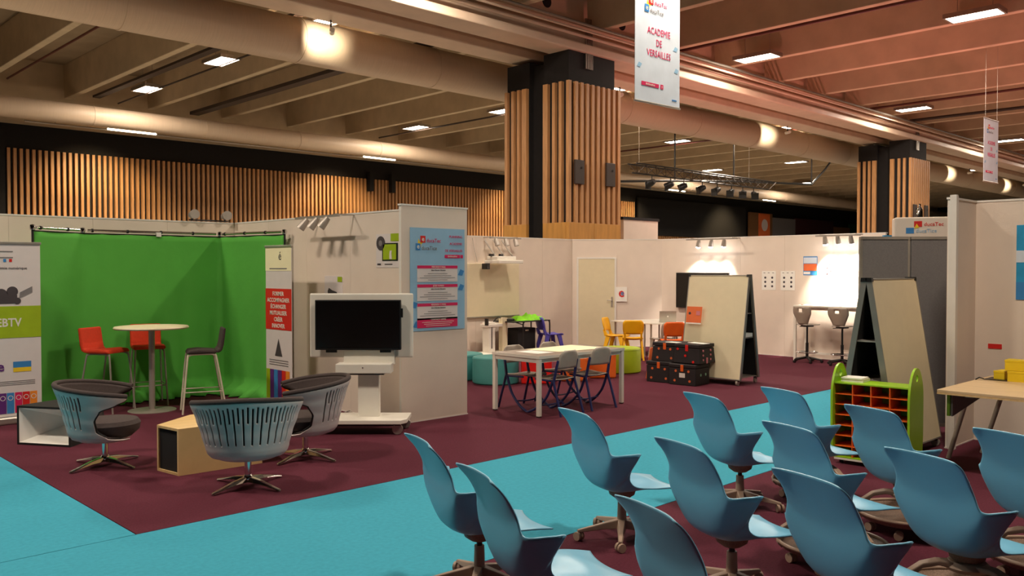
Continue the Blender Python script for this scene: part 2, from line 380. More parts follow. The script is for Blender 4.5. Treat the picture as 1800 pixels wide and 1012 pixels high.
# ================================================================== SLATTED COLUMNS
def column(dx, lab):
    c = struct('column', (16.35 + dx, 14.8, 0))
    B(.1, 1.93, .1, .98, 0, 7.4).build('black_core', M['black'], c)
    B(.25, 1.8, .9, 1.56, 0, 7.2).build('black_core', M['black'], c)
    B(.1, 1.93, 1.5, 2.35, 0, 7.3).build('black_core', M['black'], c)
    sA = B(0, .1, 0, .1, 3.0, 6.6).build('slat', M['oak'], c)
    def put(x, y, m=None):
        s = (m or sA).copy(); C.objects.link(s); s.location = (x, y, 0); return s
    for i in range(1, 10): put(.215 * i + .03, -.01)
    for y in (.25, .48): put(-.01, y)
    wide = B(0, .1, 0, .17, 3.0, 6.6).build('wide_slat', M['oak'], c); wide.location = (-.01, .74, 0)
    put(-.01, 1.52, wide)
    for y in (1.78, 2.0, 2.25): put(-.01, y)
    put(1.98, 2.3)
    put(1.99, .25); put(1.99, .5)
    for (x0, x1, y0, y1) in ((0, .98, -.01, .1), (.99, 2.08, -.01, .1), (-.01, .1, .1, .91), (-.01, .1, 1.52, 2.4), (1.97, 2.08, .1, .91)):
        B(x0, x1, y0, y1, 0, 3.0).build('wood_panel', M['oakpanel'], c, bevel=.006)
    for (x, z) in ((.17, 3.98), (1.42, 4.0)):
        B(x, x + .36, -.07, -.01, z, z + .62).build('junction_box', M['tray'], c, bevel=.01)
        MB().cyl(x + .24, z + .42, .07, .08, .03, 10, Matrix.Rotation(R(90), 4, 'X')).build('cable_hole', M['black'], c)
    for i in range(5):
        B(.72 + .06 * i, .75 + .06 * i, .05, .09, 7.0, 8.3).build('cable', M['galv'], c)
    return c
column(0, ''); column(21.85, '')
tag(B(19.2, 20.8, 15.3, 15.4, 0, 3.2).build('white_screen', M['wall']), 'white panel with a dark top edge just right of the near slatted column', 'panel')
tag(B(19.15, 20.85, 15.28, 15.42, 3.2, 3.28).build('dark_capping', M['black']), 'dark rail capping the white panel beside the near slatted column', 'rail')

# ================================================================== BOOTH PARTITIONS
def partition(name, p0, p1, h=2.5, th=.06, joint=1.0, mt='wall'):
    (x0, y0), (x1, y1) = p0, p1
    L = math.hypot(x1 - x0, y1 - y0)
    o = struct(name, (x0, y0, 0), math.degrees(math.atan2(y1 - y0, x1 - x0)))
    n = max(1, round(L / joint)); wd = L / n
    p = B(.0015, wd - .0015, -th / 2, th / 2, 0.012, h - .02).build('panel', M[mt], o)
    for i in range(1, n):
        q = p.copy(); C.objects.link(q); q.location.x = i * wd
    B(0, L, -th / 2 + .006, th / 2 - .006, 0, h - .03).build('joint_core', M['wall_edge'], o)
    B(-.01, L + .01, -th / 2 - .006, th / 2 + .006, h - .02, h).build('top_rail', M['wall_edge'], o)
    B(-.01, L + .01, -th / 2 - .004, th / 2 + .004, 0, .012).build('bottom_rail', M['wall_edge'], o)
    return o
partition('wall_left_booth', (-2.0, 12.33), (6.08, 12.33))
partition('wall_left_booth_side', (6.11, 12.3), (6.11, 8.14))
partition('wall_end_panel', (6.05, 8.11), (7.06, 8.11), h=2.56, th=.05)
partition('wall_middle_booth', (7.0, 13.53), (15.04, 13.53))
partition('wall_diagonal', (15.04, 13.5), (16.53, 12.03), joint=3)
partition('wall_right', (16.53, 12.03), (16.53, 6.85))
partition('wall_post_panel', (9.17, 3.17), (9.88, 3.17), h=2.52, th=.05)
partition('wall_near_right', (9.88, 3.17), (9.88, -3), h=2.52)
po = struct('trim_1', (9.14, 3.13, 0)); B(0, .05, -.03, .03, 0, 2.54).build('post', M['wall_edge'], po)
B(.06, .09, -.02, .02, 0, 2.53).build('post_strip', M['wall_edge'], po)
# storage door in the diagonal partition
dr = struct('door_1', (15.04, 13.5, 0), math.degrees(math.atan2(-1.47, 1.49)))
B(.14, .98, -.045, -.03, .02, 2.04).build('door_leaf', M['cream'], dr, bevel=.003)
B(.10, .14, -.05, -.03, 0, 2.08).build('door_frame', M['wall_edge'], dr); B(.98, 1.02, -.05, -.03, 0, 2.08).build('door_frame', M['wall_edge'], dr); B(.14, .98, -.05, -.03, 2.04, 2.08).build('door_frame', M['wall_edge'], dr)
hp = B(.90, .94, -.055, -.045, .92, 1.16).build('handle_plate', M['satin'], dr)
MB().tube([(.92, -.055, 1.08), (.92, -.1, 1.08), (.80, -.1, 1.08)], .01, 8).build('door_handle', M['satin'], dr, smooth=True)

# ---- rail spots
def rail_spots(loc, rz, label, n=3, gap=.3, on=True, aim=(0, -.25, -1), L=None, glow=False, W=RAIL_W):
    t = thing('spotlight_rail', label, 'spotlights', loc, rz)
    L = L or gap * (n + .4)
    B(-L / 2, L / 2, -.30, -.27, -.03, 0).build('rail', M['satin'], t)
    for s in (-1, 1): B(s * L * .4 - .012, s * L * .4 + .012, -.28, .03, -.005, .012).build('bracket', M['satin'], t)
    for i in range(n):
        xx = (i - (n - 1) / 2) * gap
        d = Vector(aim).normalized(); base = Vector((xx, -.285, -.05))
        MB().tube([(xx, -.285, -.03), base], .012, 6).build('stem', M['satin'], t)
        h = MB().tube([base - d * .02, base + d * .03, base + d * .13], [.035, .045, .055], 14).build('lamp_head', M['satin'], t, smooth=True)
        if on:
            MB().tube([base + d * .128, base + d * .14, base + d * .158, base + d * .168], [.05, .048, .036, .012], 14).build('lens', M['spot_on'], h, smooth=True)
            spotlamp(base + d * .18, base + d * 2, W, 74, .5, (1, .88, .74), t, .05)
        else:
            MB().tube([base + d * .128, base + d * .134], .05, 14).build('lens', M['galv'], h)
    return t
rail_spots((6.08, 9.50, 2.47), -90, 'three grey rail spots clamped on the side partition beside the green screen', n=3, gap=.24, on=False, aim=(-.35, -.5, -.8), L=1.0)
rail_spots((16.5, 10.5, 2.47), -90, 'three lit rail spots above the wall television in the right booth', n=3, gap=.32, aim=(-.22, .14, -1), L=1.3, W=85)
rail_spots((16.5, 7.66, 2.47), -90, 'three lit rail spots over the high table in the right booth', n=3, gap=.26, aim=(.0, .30, -1), L=.9, W=220)
t = rail_spots((12.62, 13.5, 2.47), 0, 'three unlit rail spots over the wall projector in the middle booth', n=3, gap=.28, on=False, aim=(.1, -.3, -1), L=.9)
t = thing('spotlight_pair', 'two spotlights standing on the wall corner behind the green screen', 'spotlights', (5.95, 12.33, 2.5))
MB().tube([(-.55, 0, .02), (.05, 0, .02)], .012, 6).build('rail', M['gasblack'], t)
for xx in (-.5, 0):
    MB().tube([(xx, 0, .02), (xx, 0, .06)], .012, 6).build('stem', M['gasblack'], t)
    MB().tube([(xx, .03, .09), (xx - .02, -.13, .1)], [.05, .07], 14).build('lamp_head', M['satin'], t, smooth=True)

# ================================================================== GREEN SCREEN
gs = thing('green_screen', 'large bright green fabric backdrop hung on a chrome tube frame', 'backdrop')
PTS = [(3.14, 11.62), (3.85, 12.05), (5.72, 12.02), (5.98, 10.62)]
def fold_cloth():
    m_ = MB(); nz = 26; rows = []
    path = []
    for a, b in zip(PTS[:-1], PTS[1:]):
        n = max(4, int(math.hypot(b[0] - a[0], b[1] - a[1]) / .06))
        for k in range(n): path.append((a[0] + (b[0] - a[0]) * k / n, a[1] + (b[1] - a[1]) * k / n, b[0] - a[0], b[1] - a[1]))
    path.append((PTS[-1][0], PTS[-1][1], path[-1][2], path[-1][3]))
    for j in range(nz + 1):
        t_ = j / nz; z = .015 + (2.27 - .015) * t_
        row = []
        for i, (x, y, dx, dy) in enumerate(path):
            L = math.hypot(dx, dy); nx, ny = -dy / L, dx / L
            amp = .012 * (1 - t_) ** 2 + .004
            o_ = amp * math.sin(i * .9 + 1.3 * math.sin(i * .37) + t_ * 2) + .02 * math.sin(i * .13 + 2) * (1 - t_)
            if j < 2: o_ -= (2 - j) * (.10 + .05 * math.sin(i * 1.7))
            zz = z + (.02 * math.sin(i * 1.1) if j == 1 else 0)
            row.append((x + nx * o_, y + ny * o_, max(.008, zz)))
        rows.append(row)
    n = len(path)
    m_.add([p for r_ in rows for p in r_], [(j * n + i, j * n + i + 1, (j + 1) * n + i + 1, (j + 1) * n + i) for j in range(nz) for i in range(n - 1)])
    return m_
fold_cloth().build('green_cloth', M['greenscreen'], gs, smooth=2, solid=.004)
for a, b in zip(PTS[:-1], PTS[1:]):
    va, vb = Vector((*a, 2.31)), Vector((*b, 2.31))
    d = (vb - va).normalized()
    f = MB().tube([va + d * .06, vb - d * .06], .017, 10).build('frame_tube', M['chrome'], gs, smooth=True)
    MB().tube([va + Vector((0, 0, -.04)), vb + Vector((0, 0, -.04))], .009, 6).build('black_hem', M['black'], gs)
    L = (vb - va).length
    for k in range(int(L / .45) + 1):
        p = va + d * (.12 + k * .45)
        if (p - va).length < L - .08: MB().tube([p - d * .012, p + d * .012], .024, 8).build('clip', M['black'], gs)
for p in PTS:
    MB().lathe([(.0, 2.27), (.03, 2.28), (.035, 2.31), (.03, 2.34), (0, 2.35)], p[0], p[1], 10).build('corner_joint', M['chrome'], gs, smooth=True)
for p in (PTS[0], PTS[-1]):
    MB().tube([(p[0], p[1] + .0, 0), (p[0], p[1], 2.3)], .014, 8).build('upright', M['black'], gs)
MB().tube([(4.83, 12.09, 0), (4.83, 12.09, 2.3)], .014, 8).build('upright', M['gasblack'], gs)
B(4.80, 4.86, 12.0, 12.04, 2.25, 2.31).build('tape', M['wall_edge'], gs)

# ================================================================== ROLL-UP BANNERS
def rollup(name, label, loc, rz, wd, h):
    t = thing(name, label, 'roll-up banner', loc, rz)
    B(-wd / 2 - .02, wd / 2 + .02, -.1, .1, .0, .09).build('base', M['aluP'], t, bevel=.02)
    B(-wd / 2, wd / 2, -.006, .0, .09, h).build('sheet', M['postwhite'], t)
    B(-wd / 2 - .01, wd / 2 + .01, -.02, .012, h, h + .03).build('top_bar', M['aluP'], t, bevel=.005)
    MB().tube([(0, .03, .05), (0, .02, h)], .01, 8).build('pole', M['aluP'], t)
    return t
t = rollup('rollup_banner', 'roll-up banner with a green WEBTV band at the left edge', (2.64, 11.3, 0), 0, .98, 2.09)
plate(-.49, .49, 1.0, 1.37, 'green_band', M['pgreen'], t, y=-.008)
text('WEBTV', .135, M['white'], t, .09, 1.135, y=-.012, bold=.003, sx=.85)
text('académie numérique', .045, M['ink'], t, .16, 1.80, y=-.010)
text('e', .16, M['pviolet'], t, -.06 + .12, .62, y=-.010, bold=.003)
plate(.19, .38, .60, .66, 'yellow_logo_bar', M['pyellow'], t, y=-.008)
f = plate(.19, .38, .65, .72, 'blue_logo_bar', M['pblue'], t, y=-.0085)
for k in range(3): plate(-.1, .42, .49 - .02 * k, .496 - .02 * k, 'small_print_line', M['inkgrey'], t, y=-.008)
for k in range(2): plate(.05, .2, 2.0 - .07 * k, 2.012 - .07 * k, 'small_print_line', M['inkgrey'], t, y=-.008)
plate(.1, .13, 1.885, 1.92, 'flag_blue', M['pblue'], t, y=-.008); plate(.16, .19, 1.885, 1.92, 'flag_red', M['red'], t, y=-.008)
fc = [('pgreen', -.13), ('pyellow', -.045), ('pviolet', .04), ('pblue', .12), ('pink', .205), ('red', .285), ('porange', .365)]
for i, (c_, xx) in enumerate(fc):
    w_ = .075
    plate(xx, xx + w_, .12, .36, 'colour_tab', M[c_], t, y=-.008)
    MB().add([(xx + w_ / 2 + rr * math.cos(a * PI / 8), -.011, .30 + rr * math.sin(a * PI / 8)) for rr in (.022, .029) for a in range(16)], [(a, (a + 1) % 16, 16 + (a + 1) % 16, 16 + a) for a in range(16)]).build('ring_icon', M['postwhite'], t)
# cine camera print
cp = MB(); mr = Matrix.Rotation(R(90), 4, 'X')
cp.cyl(.07, 1.5, .008, .011, .075, 18, mr); cp.cyl(.19, 1.54, .008, .011, .06, 18, mr); cp.cyl(.24, 1.43, .008, .011, .04, 14, mr)
cp.build('camera_print', M['ink'], t)
MB().prism([(.26, 1.46), (.40, 1.53), (.40, 1.6), (.27, 1.53)], -.012, -.009, 'y').build('film_strip_print', M['inkgrey'], t)
MB().prism([(.04, 1.40), (.24, 1.40), (.24, 1.50), (.04, 1.50)], -.0105, -.009, 'y').build('camera_body_print', M['ink'], t)

t = rollup('rollup_banner', 'narrow roll-up banner with a red text block right of the green screen', (5.6, 10.1, 0), -90, .66, 2.08)
plate(-.33, .33, 1.78, 2.08, 'beige_head', M['papery'], t, y=-.0075)
plate(-.33, .33, 1.02, 1.55, 'red_block', M['red'], t, y=-.008)
for k, s_ in enumerate(('FORMER', 'ACCOMPAGNER', 'ÉCHANGER', 'MUTUALISER', 'CRÉER', 'INNOVER')):
    text(s_, .075, M['white'], t, 0, 1.46 - .083 * k, y=-.012, bold=.0015)
text('é', .16, M['ink'], t, .05, 1.92, y=-.012); plate(-.22, .22, 1.80, 1.815, 'small_print_line', M['inkgrey'], t, y=-.0095)
MB().prism([(-.09, .68), (.09, .68), (0, .9)], -.011, -.008, 'y').build('triangle_emblem', M['ink'], t)
for k in range(3): plate(-.24, .24, .56 + .03 * k, .57 + .03 * k, 'small_print_line', M['inkgrey'], t, y=-.008)
for i, c_ in enumerate(('pgreen', 'pviolet', 'pblue', 'pviolet', 'red', 'porange')): plate(-.32 + .1 * i, -.225 + .1 * i, .1, .5, 'colour_tab', M[c_], t, y=-.008)

# ================================================================== POSTERS
def poster(name, label, loc, rz, wd, h, mt='postwhite'):
    t = thing(name, label, 'poster', loc, rz)
    B(-wd / 2, wd / 2, -.005, 0, -h / 2, h / 2).build('sheet', M[mt], t); return t
def logo(t, x, z, s):
    """the two-line trade fair logo: red and blue squares with a yellow splash"""
    MB().prism([(x + .02 * s, z - .01 * s), (x + .05 * s, z + .1 * s), (x + .09 * s, z + .02 * s), (x + .2 * s, z + .03 * s), (x + .12 * s, z - .04 * s), (x + .12 * s, z - .1 * s), (x + .06 * s, z - .05 * s)], -.0075, -.0065, 'y').build('yellow_splash', M['pyellow'], t)
    plate(x + .1 * s, x + .25 * s, z + .01 * s, z + .17 * s, 'red_square', M['red'], t, y=-.008)
    plate(x - .04 * s, x + .1 * s, z - .17 * s, z - .01 * s, 'blue_square', M['pblue'], t, y=-.008)
    text('e', .16 * s, M['white'], t, x + .175 * s, z + .045 * s, y=-.012, bold=.001); text('e', .16 * s, M['white'], t, x + .03 * s, z - .13 * s, y=-.012, bold=.001)
    text('ducaTec', .13 * s, M['pink'], t, x + .28 * s, z + .02 * s, y=-.010, align='LEFT'); text('ducaTice', .13 * s, M['inkgrey'], t, x + .13 * s, z - .16 * s, y=-.010, align='LEFT')
t = poster('programme_poster', 'tall pale blue programme poster with four text boxes on the end panel', (6.59, 8.08, 1.68), 0, .84, 1.22, 'postblue')
logo(t, -.32, .43, .5)
for k, s_ in enumerate(('PLANNING', 'ACADEMIE', 'DE VERSAILLES')): text(s_, .042, M['pink'], t, .38, .50 - .085 * k, y=-.009, align='RIGHT')
f = plate(.10, .34, .255, .295, 'pink_tag', M['pink'], t, y=-.008); text('#educatice', .034, M['white'], t, .22, .266, y=-.012)
plate(.35, .39, .255, .295, 'pink_tag', M['pink'], t, y=-.008)
z = .16
for k, nl in enumerate((4, 4, 3)):
    plate(-.32, .30, z - .19, z, 'white_box', M['postwhite'], t, y=-.008)
    plate(-.32, .30, z - .03, z + .005, 'pink_heading', M['pink'], t, y=-.010); text(('MERCREDI 9 MARS', 'JEUDI 10 MARS', 'VENDREDI 11 MARS')[k], .026, M['white'], t, 0, z - .022, y=-.014)
    text('Salon Educatec Educatice', .022, M['ink'], t, 0, z - .058, y=-.012)
    for q in range(nl): plate(-.16 - .06 * (q % 3), .14 + .06 * (q % 3), z - .095 - .025 * q, z - .089 - .025 * q, 'text_line', M['inkgrey'], t, y=-.010)
    z -= .225
plate(-.32, .30, -.66 + .02 + .02, -.505, 'pink_box', M['pink'], t, y=-.008) if False else plate(-.32, .30, -.655 + .04 + .04, -.50 + .04, 'pink_box', M['pink'], t, y=-.008)
text('CONTACT : DANE', .028, M['white'], t, 0, -.49, y=-.012)
for q in range(3): plate(-.25 + .03 * q, .24 - .03 * q, -.512 - .022 * q, -.507 - .022 * q, 'text_line', M['white'], t, y=-.010)
for (x_, z_) in ((-.36, -.30), (.36, -.10), (.36, .08), (-.33, -.53)): MB().prism([(x_ - .05, z_ - .03), (x_ + .02, z_ - .04), (x_ + .05, z_ + .02), (x_ - .01, z_ + .04)], -.0075, -.0065, 'y').build('blue_splash', M['pblue'], t)

t = poster('tablet_poster', 'poster with a green tablet picture on the side partition', (6.08, 8.39, 2.02), -90, .46, .40)
plate(-.10, .21, -.12, .09, 'tablet_frame', M['bezel'], t, y=-.008); plate(-.08, .18, -.105, .075, 'green_picture', M['pgreen'], t, y=-.010)
MB().prism([(.05, -.1), (.1, -.1), (.09, -.03), (.1, 0), (.06, .0), (.05, -.04)], -.015, -.011, 'y').build('figure_print', M['postwhite'], t)
MB().cyl(-.13, .09, .008, .012, .085, 20, Matrix.Rotation(R(90), 4, 'X')).build('round_print', M['ink'], t); MB().cyl(-.13, .09, .012, .014, .035, 20, Matrix.Rotation(R(90), 4, 'X')).build('disc_print', M['inkgrey'], t)
plate(.07, .23, .11, .20, 'green_tag', M['pgreen'], t, y=-.008); plate(-.05, .1, -.165, -.155, 'text_line', M['ink'], t, y=-.008); plate(-.2, -.13, -.17, -.15, 'text_line', M['ink'], t, y=-.008)
t = poster('small_notice', 'small grey notice with a green tag above the television trolley', (6.08, 9.56, 1.58), -90, .42, .27)
plate(.10, .20, .06, .125, 'green_tag', M['pgreen'], t, y=-.008)
MB().prism([(-.12, -.12), (.1, -.12), (.08, -.07), (-.02, -.05), (-.1, -.02), (-.13, -.06)], -.011, -.008, 'y').build('black_print', M['ink'], t)

sheets = ((9.28, 1.565, .32, .40, 'white sheet with six dark pictograms, left one on the right wall'), (8.85, 1.565, .32, .40, 'white sheet with six dark pictograms, right one on the right wall'))
for (yy, zz, w_, h_, lab) in sheets:
    t = poster('pictogram_sheet', lab, (16.5, yy, zz), -90, w_, h_, 'paper')
    for a in (-.08, .08):
        for b_ in (-.12, -.03, .06): MB().cyl(a, b_, .006, .009, .024, 10, Matrix.Rotation(R(90), 4, 'X')).build('pictogram', M['ink'], t)
    for a in (-.1, 0, .1): plate(a - .02, a + .02, .155, .165, 'text_line', M['ink'], t, y=-.006)
t = poster('colour_poster', 'blue and orange picture poster left of the bright wall patch', (16.5, 8.36, 1.87), -90, .30, .38, 'pblue')
plate(-.14, .14, -.10, .04, 'orange_area', M['orangeboard'], t, y=-.006); plate(-.14, .14, .05, .17, 'pale_area', M['postpale'], t, y=-.006); plate(-.14, .0, -.17, -.12, 'white_area', M['paper'], t, y=-.006)
t = poster('brush_print', 'white sheet with dark brush strokes inside the bright wall patch', (16.5, 7.9, 1.83), -90, .36, .4, 'paper')
for (a, b_) in ((-.1, .1), (-.07, .05), (-.12, -.02), (-.05, -.08), (.05, .03), (.02, .12), (-.12, -.14)): MB().prism([(a, b_), (a + .03, b_ - .01), (a + .04, b_ + .03), (a + .01, b_ + .04)], -.009, -.006, 'y').build('brush_mark', M['ink'], t)
t = poster('swirl_logo_sheet', 'white sheet with a red and blue swirl e right of the storage door', (15.81, 12.66, 1.22), -44.6, .26, .34, 'paper')
text('e', .30, M['red'], t, 0, -.06, y=-.009, bold=.004); text('e', .16, M['pblue'], t, .02, -.02, y=-.013, bold=.002)
t = poster('blue_wall_poster', 'blue and white poster at the far right edge on the beige wall', (9.85, 2.40, 1.87), -90, .72, .76, 'pcyan')
plate(-.36, .36, .0, .12, 'white_cloud_band', M['postpale'], t, y=-.006); plate(-.36, .36, -.38, -.2, 'deep_blue_band', M['pblue'], t, y=-.006)
t = poster('red_sticker', 'small red label on the beige wall above the desk', (9.85, 2.95, 1.0), -90, .13, .05, 'red')

# hanging fabric banners
def hang(loc, lab, full=True):
    t = thing('hanging_banner', lab, 'hanging banner', loc, -2)
    wd, h = 1.1, 1.78
    B(-wd / 2, wd / 2, -.004, .004, 0, h).build('cloth', M['postpale'], t)
    MB().tube([(-wd / 2 - .01, 0, 0), (wd / 2 + .01, 0, 0)], .018, 10).build('bottom_bar', M['aluP'], t, smooth=True)
    MB().tube([(-wd / 2 - .01, 0, h), (wd / 2 + .01, 0, h)], .018, 10).build('top_bar', M['aluP'], t, smooth=True)
    for s in (-.45, .45): MB().tube([(s, 0, h), (s, 0, 9.2 - loc[2])], .004, 5).build('wire', M['galv'], t)
    logo(t, -.30, 1.50, .72)
    for k, (s_, zz) in enumerate((('ACADEMIE', 1.06), ('DE', .89), ('VERSAILLES', .72))): text(s_, .15, M['pink'], t, .02, zz, y=-.008, sx=.78)
    plate(-.40, .02, .25, .31, 'pink_tag', M['pink'], t, y=-.007); text('#educatice', .05, M['white'], t, -.19, .265, y=-.011)
    plate(.06, .13, .245, .315, 'pink_tag', M['pink'], t, y=-.007); text('y', .05, M['white'], t, .095, .268, y=-.011)
    plate(.35, .47, .10, .12, 'small_print_line', M['pblue'], t, y=-.007)
    for (x_, z_) in ((.44, .92), (.46, .58), (-.45, .55)): MB().prism([(x_ - .06, z_ - .03), (x_ + .02, z_ - .04), (x_ + .06, z_ + .02), (x_ - .01, z_ + .04)], -.007, -.005, 'y').build('blue_splash', M['postblue'], t)
    return t
hang((11.02, 8.12, 4.36), 'large hanging white and blue fabric banner with pink lettering in front of the column')
hang((27.15, 8.3, 4.30), 'small distant hanging fabric banner at the upper right')

# lighting truss
t = thing('lighting_truss', 'black lattice lighting truss hanging above the middle booth', 'truss', (25.6, 20, 5.72))
tm = MB()
for (y_, z_) in ((-.2, 0), (.2, 0), (0, -.34)): tm.tube([(0, y_, z_), (9.8, y_, z_)], .03, 6)
tm.build('chord_tubes', M['gasblack'], t)
tm = MB(); x = 0
while x < 9.7:
    tm.tube([(x, -.2, 0), (x + .3, 0, -.34)], .014, 5); tm.tube([(x + .3, 0, -.34), (x + .6, -.2, 0)], .014, 5)
    tm.tube([(x, .2, 0), (x + .3, 0, -.34)], .014, 5); tm.tube([(x, -.2, 0), (x + .6, .2, 0)], .014, 5); x += .6
tm.build('lattice', M['tray'], t)
for x in (.4, 8.2): MB().tube([(x, 0, 0), (x, 0, 3.48)], .008, 5).build('hoist_wire', M['galv'], t)
sp0 = None
for k, x in enumerate((1.2, 2.4, 3.3, 4.6, 5.7, 6.8, 7.7, 8.6)):
    s = thing('stage_light', ('%s black stage light from the left hanging on the truss' % ['first', 'second', 'third', 'fourth', 'fifth', 'sixth', 'seventh', 'eighth'][k]), 'stage light', (25.6 + x, 20, 5.35), 20 * k, 'stage lights on the truss')
    MB().tube([(0, 0, .05), (0, 0, -.14)], .02, 6).build('clamp', M['gasblack'], s)
    MB().tube([(0, -.12, -.2), (0, .02, -.25), (0, .2, -.34)], [.09, .13, .15], 12).build('lamp_head', M['gasblack'], s, smooth=True)
    B(-.16, .16, .16, .19, -.50, -.2).build('barn_door', M['gasblack'], s)
t = thing('black_pipe', 'long black pipe passing behind the truss, hung on four drop poles', 'pipe', (24, 21, 0))
MB().tube([(0, 0, 5.0), (5.7, 0, 5.45), (10.2, 0, 5.75), (17.5, 0, 6.1), (19, 0, 7.0), (20.5, 0, 8.1)], .05, 8).build('pipe', M['gasblack'], t, smooth=True)
for (x, z0) in ((.9, 5.05), (5.7, 5.45), (10.2, 5.75), (17.5, 6.1)): MB().tube([(x, 0, z0), (x, 0, 9.2)], .035, 8).build('drop_pole', M['gasblack'], t)

# ================================================================== SALMON UPLIGHTS added unseen behind the right partitions to tint the ceiling
for k, (x, y) in enumerate(((23, 4.0), (29, 8.5), (38, 5.0), (50, 6.5), (22, 11.5))):
    t = thing('fill_uplight', 'added salmon fill lamp on the hall floor, unseen behind the right hand partitions', 'stage light', (x, y, 0), 0, 'added salmon fill lights behind the partitions')
    MB().cyl(0, 0, 0, .04, .14, 14).build('base', M['gasblack'], t)
    MB().lathe([(.10, .04), (.12, .1), (.14, .34), (.12, .34)], 0, 0, 14).build('lamp_head', M['gasblack'], t)
    spotlamp((0, 0, .4), (1.0, 1, 8), PINK_W, 120, .9, (1, .32, .28), t, .3)

# ================================================================== TELEVISION TROLLEY
t = thing('television_trolley', 'white wheeled television trolley with a tall pedestal beside the end panel', 'trolley', (5.47, 8.10, 0), -44)
B(-.56, .60, .06, .09, .81, 1.53).build('back_board', M['white'], t, bevel=.02)
B(-.46, .47, .02, .05, .84, 1.5).build('mount_plate', M['gasblack'], t) if False else None
B(-.17, .40, .0, .06, .74, .90).build('mount_plate', M['white'], t, bevel=.005)
B(-.23, .38, -.16, .05, .655, .76).build('equipment_box', M['white'], t, bevel=.008)
B(-.15, .30, -.15, .03, .64, .655).build('dark_underside', M['gasblack'], t)
MB().cyl(.07, .72, .16, .165, .008, 10, Matrix.Rotation(R(90), 4, 'X')).build('knob', M['chrome'], t)
B(.0, .23, -.06, .08, .16, .65).build('pedestal', M['white'], t, bevel=.006)
MB().prism([(-.62, -.30), (.50, -.30), (.56, -.2), (.56, .22), (-.62, .22)], .12, .165, 'z').build('base_board', M['white'], t, bevel=.005)
B(-.56, .48, -.24, .2, .09, .12).build('base_frame', M['gasblack'], t)
for (x, y) in ((-.56, -.2), (.46, -.22), (-.56, .16), (.5, .16)):
    c = MB().cyl(0, 0, -.025, .025, .058, 16, Matrix.Translation((x, y, .058)) @ Matrix.Rotation(R(90), 4, 'X')).build('caster', M['aluP'], t, bevel=.004)
    B(x - .03, x + .03, y - .035, y + .035, .10, .125).build('caster_fork', M['gasblack'], t)
tv = thing('television', 'black flat screen television mounted on the white trolley', 'television', (5.47, 8.10, 0), -44)
B(-.475, .475, -.05, .02, .0, .555).build('casing', M['bezel'], tv, bevel=.006)
B(-.46, .46, -.053, -.049, .022, .54).build('screen', M['screen'], tv)
for x in (-.3, .3): B(x - .06, x + .06, -.03, .0, -.03, 0).build('mount_foot', M['gasblack'], tv)
B(.475, .495, -.03, .0, .36, .46).build('side_connector', M['gasblack'], tv)
for ch in tv.children: ch.location.z += .905
tag(MB().tube(curve3([(5.55, 9.3, .02), (5.75, 9.0, .015), (5.85, 8.9, .08), (5.8, 8.75, .1), (5.75, 8.65, .02), (5.9, 8.6, .02), (5.95, 8.45, .14), (5.92, 8.38, .05), (5.8, 8.4, .02)]), .009, 6).build('power_cable', M['cable'], smooth=True), 'loose grey power cable looping on the carpet behind the television trolley', 'cable')

# ================================================================== ROUND BAR TABLE AND STOOLS
t = thing('bar_table', 'tall round cream bar table on a steel column in front of the green screen', 'table', (4.36, 11.1, 0))
MB().lathe([(0, 1.045), (.44, 1.045), (.45, 1.06), (.44, 1.075), (0, 1.075)], 0, 0, 48).build('tabletop', M['cream'], t, smooth=True)
MB().cyl(0, 0, .02, 1.045, .038, 20).build('column', M['satin'], t, smooth=True)
MB().lathe([(0, 0), (.29, 0), (.29, .008), (.06, .02), (0, .02)], 0, 0, 40).build('base_plate', M['satin'], t, smooth=True)
def bar_stool(name, label, loc, rz, fab, leg):
    t = thing(name, label, 'bar stool', loc, rz, 'upholstered bar stools')
    # faces +x
    prof = [(.20, .745), (.17, .79), (.05, .80), (-.12, .785), (-.185, .80), (-.205, .86), (-.235, 1.06), (-.275, 1.06), (-.25, .84), (-.22, .765), (-.16, .745), (.05, .745)]
    MB().prism([(x, z) for x, z in prof[:4]] + [(-.16, .783), (-.16, .745), (.05, .745)], -.2, .2, 'y').build('seat', M[fab], t, bevel=.02)
    MB().prism([(-.16, .783), (-.19, .81), (-.205, .87), (-.235, 1.06), (-.27, 1.06), (-.245, .85), (-.22, .77), (-.16, .745)], -.195, .195, 'y').build('backrest', M[fab], t, bevel=.018)
    for sy in (-1, 1):
        MB().tube(curve3([(.25, sy * .21, 0), (.19, sy * .18, .66), (.165, sy * .172, .725), (.10, sy * .17, .738)], 4), .0115, 8).build('leg', M[leg], t, smooth=True)
        MB().tube(curve3([(-.27, sy * .21, 0), (-.16, sy * .18, .66), (-.13, sy * .172, .725), (-.06, sy * .17, .738)], 4), .0115, 8).build('leg', M[leg], t, smooth=True)
        MB().tube([(.10, sy * .17, .738), (-.06, sy * .17, .738)], .0115, 8).build('seat_rail', M[leg], t, smooth=True)
        MB().tube([(.227, sy * .2, .27), (-.226, sy * .2, .27)], .007, 6).build('stretcher', M[leg], t)
    MB().tube([(.227, -.2, .27), (.227, .2, .27)], .008, 6).build('footrest', M[leg], t); MB().tube([(-.226, -.2, .27), (-.226, .2, .27)], .007, 6).build('stretcher', M[leg], t)
    return t
bar_stool('bar_stool', 'orange red upholstered bar stool left of the round bar table', (3.93, 11.45, 0), -58, 'redfab', 'satin')
bar_stool('bar_stool', 'orange red upholstered bar stool standing behind the round bar table', (4.53, 11.66, 0), -104, 'redfab', 'satin')
bar_stool('bar_stool', 'dark brown upholstered bar stool with cream legs right of the bar table', (4.80, 10.60, 0), 160, 'darkfab', 'creamsteel')

